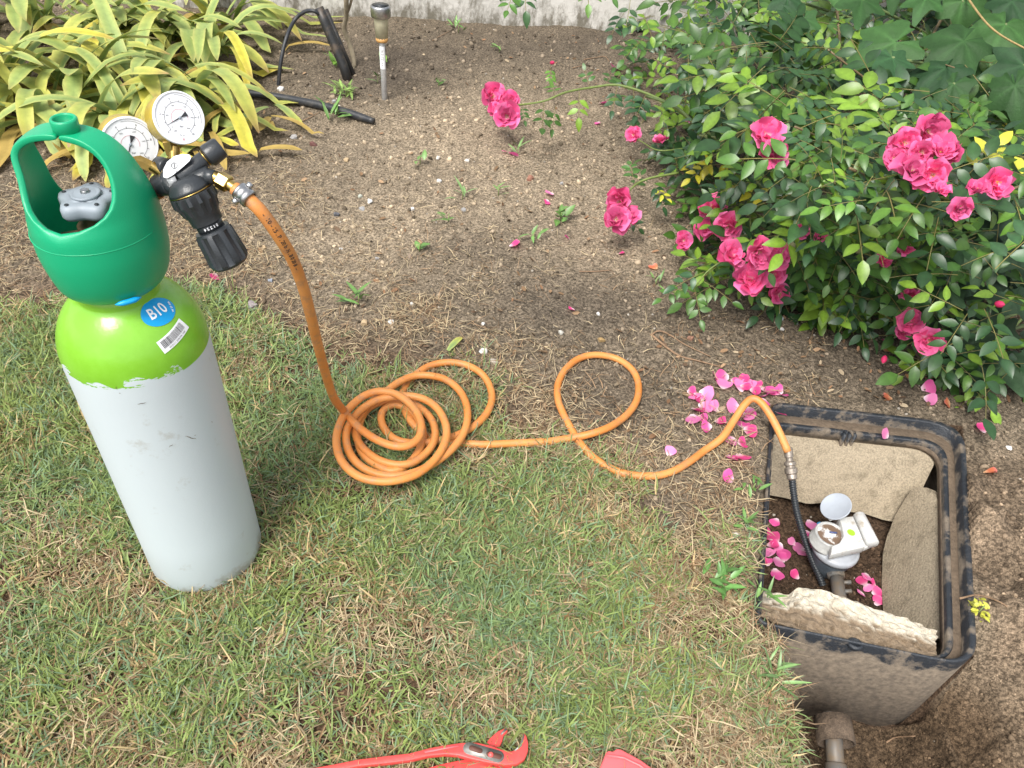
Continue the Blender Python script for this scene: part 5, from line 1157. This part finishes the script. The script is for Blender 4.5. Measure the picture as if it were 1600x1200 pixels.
# ------------------------------------------------------------------ single stones
def stone(u, v, px, col, label, flat=.6):
    p = G(u, v, 0); S = px*.5*((p-V0)@FW)/FPX; r = np.random.default_rng(int(u*7+v)); import itertools
    V = IV.copy(); F = [tuple(f) for f in IF]
    # one subdivision
    mid = {}; V = list(V); NF = []
    def m_(a, b_):
        k = (min(a, b_), max(a, b_))
        if k not in mid: q = (V[a]+V[b_])/2; mid[k] = len(V); V.append(q/np.linalg.norm(q))
        return mid[k]
    for a, b_, c in F: x, y, z = m_(a, b_), m_(b_, c), m_(c, a); NF += [(a, x, z), (x, b_, y), (z, y, c), (x, y, z)]
    V = np.array(V)*(1+r.normal(0, .09, (len(V), 1))); V = V*[1, r.uniform(.65, .95), flat]; V = np.maximum(V, -flat*.55); a = r.uniform(0, 6.28); V = V@np.array([[math.cos(a), -math.sin(a), 0], [math.sin(a), math.cos(a), 0], [0, 0, 1]])*S
    solo('stone', V+p+[0, 0, S*flat*.25], NF, M_stone, label, 'stone', 'single stones on the bed and lawn edge', col=np.array(col)*1., smooth=False)
W_, T_, D_, GR_ = (.70, .68, .64), (.46, .34, .20), (.10, .10, .11), (.36, .35, .34)
for a in [(758, 550, 18, W_, 'white stone above the right end of the hose coil'), (768, 567, 24, (.50, .44, .36), 'flat tan stone just below the white one by the coil', .35), (571, 507, 18, T_, 'tan brown stone on the lawn edge above the coil'), (613, 504, 14, W_, 'white stone right of the tan brown one above the coil'), (577, 315, 13, (.8, .79, .76), 'bright white pointed stone in the middle of the bed'), (564, 308, 12, (.42, .44, .37), 'grey green stone touching the bright white pointed one'), (563, 327, 16, GR_, 'flat grey stone under the bright white pointed one', .35),
          (524, 337, 14, D_, 'dark stone left of the flat grey one'), (645, 328, 11, W_, 'white chip right of the middle of the bed'), (685, 284, 12, W_, 'white chip above and right of the bed middle'), (731, 252, 11, (.6, .56, .5), 'pale chip below the left rose cluster'), (684, 247, 10, (.6, .56, .5), 'pale chip left of the one below the rose cluster'), (543, 251, 14, T_, 'tan chip below the black hose end'), (461, 215, 14, GR_, 'round grey pebble below the black hose'), (488, 227, 16, (.16, .07, .06), 'dark reddish lump right of the round grey pebble'),
          (412, 388, 14, T_, 'round tan pebble just right of the regulator knob'), (424, 439, 11, (.28, .31, .36), 'bluish pebble left of the falling hose'), (398, 481, 34, (.30, .26, .26), 'biggest flat grey stone at the lawn edge right of the cylinder', .4), (532, 390, 8, W_, 'tiny white chip right of the falling hose'), (643, 476, 10, W_, 'white chip at the lawn edge above the coil top'), (934, 491, 10, W_, 'white round chip above the single loop of hose'), (1217, 497, 16, (.66, .70, .72), 'glassy white stone below the rose cluster'), (1219, 515, 12, W_, 'chalky white stone under the glassy one'),
          (1148, 838, 17, W_, 'white stone left of the meter box'), (1578, 700, 13, (.82, .81, .78), 'white shell like stone right of the box corner', .4), (402, 785, 10, (.6, .52, .38), 'pale pebble touching the cylinder base on the right'), (1416, 587, 17, (.50, .24, .10), 'orange brown flat stone between roses and box', .3), (1079, 531, 16, (.34, .18, .12), 'reddish brown stone inside the forked twig'), (938, 533, 16, (.42, .28, .12), 'ochre stone above the single hose loop'), (828, 280, 18, (.32, .15, .10), 'brick red chip on the tan soil'), (878, 288, 10, GR_, 'grey chip right of the brick red one'),
          (441, 141, 15, (.72, .7, .66), 'white stone where the thin tube meets the soil'), (523, 160, 12, GR_, 'grey stone above the black hose end'), (530, 168, 11, (.55, .5, .42), 'cream stone touching the black hose'), (1090, 318, 11, W_, 'white chip between rose clusters'), (1264, 500, 11, (.7, .66, .58), 'cream chip right of the glassy stone'), (1287, 496, 11, W_, 'white chip second right of the glassy stone'), (1312, 513, 9, W_, 'small white chip below the rose bush edge'), (756, 507, 10, (.6, .6, .58), 'pale chip above the white stone by the coil'), (723, 329, 11, GR_, 'pale grey chip near the centre seedlings'), (875, 520, 12, (.5, .48, .42), 'flat grey chip above the single loop'), (588, 405, 9, GR_, 'small grey chip below the bed middle'), (640, 402, 16, (.25, .19, .14), 'brown clod like stone in the middle of the bed')]: stone(*a)

# ------------------------------------------------------------------ twigs, dried leaves
def gtube(L_, r, name, label, cat, m=M_twig, z0=.004):
    pts_ = []
    for u, v in L_: p = G(u, v, z0); pts_.append(p)
    S_ = spline(pts_, 4); V, F = tube(S_, np.linspace(r, r*.5, len(S_)), 7); return V, F
V, F = join(gtube([(1018, 523), (1038, 540), (1062, 556), (1088, 563), (1126, 573)], .0026, '', '', ''), gtube([(1016, 524), (1030, 517), (1048, 524), (1070, 538), (1110, 557)], .0020, '', '', ''))
solo('forked_twig', V, F, M_twig, 'reddish brown forked twig on the soil above the petals', 'twig')
for L_, lb_ in [([(470, 190), (485, 183), (500, 175)], 'short straight twig below the black hose'), ([(676, 63), (690, 55), (703, 48)], 'thin twig near the wall right of the lamp'), ([(905, 424), (930, 424), (955, 422)], 'pale thin twig above the single hose loop'), ([(895, 106), (908, 103), (920, 101)], 'pale twig near the wall left of the bush'), ([(912, 93), (930, 90), (945, 88), (952, 96)], 'curled thin twig near the wall'), ([(1500, 935), (1530, 930), (1570, 945), (1600, 975)], 'curving root across the rough soil right of the box'), ([(1385, 1160), (1400, 1152), (1430, 1150)], 'root end showing in the dug pit')]:
    V, F = gtube(L_, .0016, '', '', ''); solo('twig', V, F, M_twig, lb_, 'twig')
for (u, v, az, L_, kind, lb_) in [(402, 243, .1, .12, 'b', 'curled tan strap leaf on the soil right of the gauges'), (445, 80, .3, .16, 'b', 'brown tipped strap leaf lying toward the thin tube'), (700, 548, 1.0, .05, 'h', 'small yellow leaf above the hose coil'), (420, 195, -1.1, .07, 'b', 'dry leaf strip below the black hose'), (330, 225, -.2, .10, 'y', 'yellow leaf end lying behind the regulator')]:
    p = G(u, v, .006); V, F, cc = strap(p, az, L_, .022 if L_ > .06 else .014, .25, .5, kind, int(u)); solo('fallen_leaf', V, F, M_strap, lb_, 'leaf', col=cc)

# ------------------------------------------------------------------ weeds
def weed(u, v, rad, n, L_, W_, col, label, el=(.2, 1.1)):
    p0 = G(u, v, 0); e = empty('weed', tuple(p0), label, 'weed'); r = np.random.default_rng(int(u+v*3)); rs_ = rad*((p0-V0)@FW)/FPX
    for q in range(n):
        kk_ = 1.25 if u < 1000 else .85; L1_, W1_ = L_*kk_, W_*kk_; a = r.uniform(0, 6.28); b_ = p0+np.array([r.normal(0, rs_*.45), r.normal(0, rs_*.45), .0]); V, F, c = leaflet(L1_*r.uniform(.7, 1.3), W1_*r.uniform(.8, 1.2), .25, .25, 5); tl = r.uniform(*el)
        R_ = rotm(np.array([a]), np.array([tl]), np.array([r.normal(0, .2)]))[0]; h = r.uniform(.004, .022); part('leaf', V@R_.T+b_+[0, 0, h], [tuple(f) for f in F], M_leaf, e, col=leafcol(c, np.array(col)*r.uniform(.8, 1.25)))
    V, F = tube([p0-[0, 0, .005], p0+[.002, 0, .025]], .0012, 5); part('stem', V, F, M_stem, e, col=np.array([.2, .26, .08]))
wc = (.12, .23, .06)
for a in [(540, 152, 26, 30, .03, .007, (.20, .30, .08), 'yellow green feathery weed just above the black hose end'), (528, 183, 16, 9, .045, .008, wc, 'grassy weed growing across the black hose'), (875, 345, 12, 8, .026, .014, wc, 'leafy seedling with rounded leaves in the middle of the bed'), (832, 377, 9, 5, .026, .007, wc, 'small grassy seedling left of the rounded one'), (722, 312, 9, 6, .032, .005, (.2, .33, .12), 'pale grass seedling in the bed centre'), (700, 348, 8, 6, .022, .006, wc, 'tiny seedling below the pale grass one'), (778, 306, 7, 4, .026, .005, wc, 'upright grass seedling above the centre'), (656, 258, 7, 3, .026, .012, wc, 'single leaf seedling below the black hose end'), (655, 393, 7, 3, .024, .010, wc, 'flat leaf seedling in the middle of the bed'),
          (560, 475, 14, 8, .040, .008, wc, 'bright tuft at the lawn edge above the coil'), (1023, 447, 10, 6, .032, .006, wc, 'grass seedling below the lone rose pair'), (1120, 915, 22, 16, .034, .010, (.085, .19, .045), 'bright leafy weed left of the box front'), (1183, 935, 16, 8, .035, .007, wc, 'weed leaning over the front left box corner'), (1172, 770, 14, 10, .022, .008, wc, 'small weed against the left edge of the box'), (1162, 822, 14, 9, .022, .008, wc, 'small weed beside the white stone left of the box'), (1524, 960, 20, 26, .012, .008, (.42, .42, .06), 'tiny yellow green weed on the soil right of the box'), (716, 50, 14, 8, .028, .008, wc, 'small weed against the foot of the wall'), (780, 82, 8, 5, .026, .008, wc, 'little dark weed left of the rose cluster'),
          (808, 245, 10, 5, .035, .005, (.2, .33, .12), 'thin grass blade beside the petals below the left roses'), (600, 100, 10, 6, .03, .012, (.16, .30, .05), 'green shoot at the foot of the sapling'), (525, 105, 10, 5, .035, .014, (.16, .30, .05), 'leafy shoot left of the black stake foot'), (590, 130, 6, 4, .03, .008, wc, 'small sprout left of the lamp pole foot'), (685, 135, 7, 5, .02, .008, wc, 'small sprout right of the lamp pole'), (1210, 1060, 20, 12, .04, .006, (.14, .24, .08), 'grass weed hanging over the pit edge'), (1265, 1010, 22, 14, .045, .006, (.16, .25, .10), 'grass weed over the front left rim of the box')]: weed(*a)
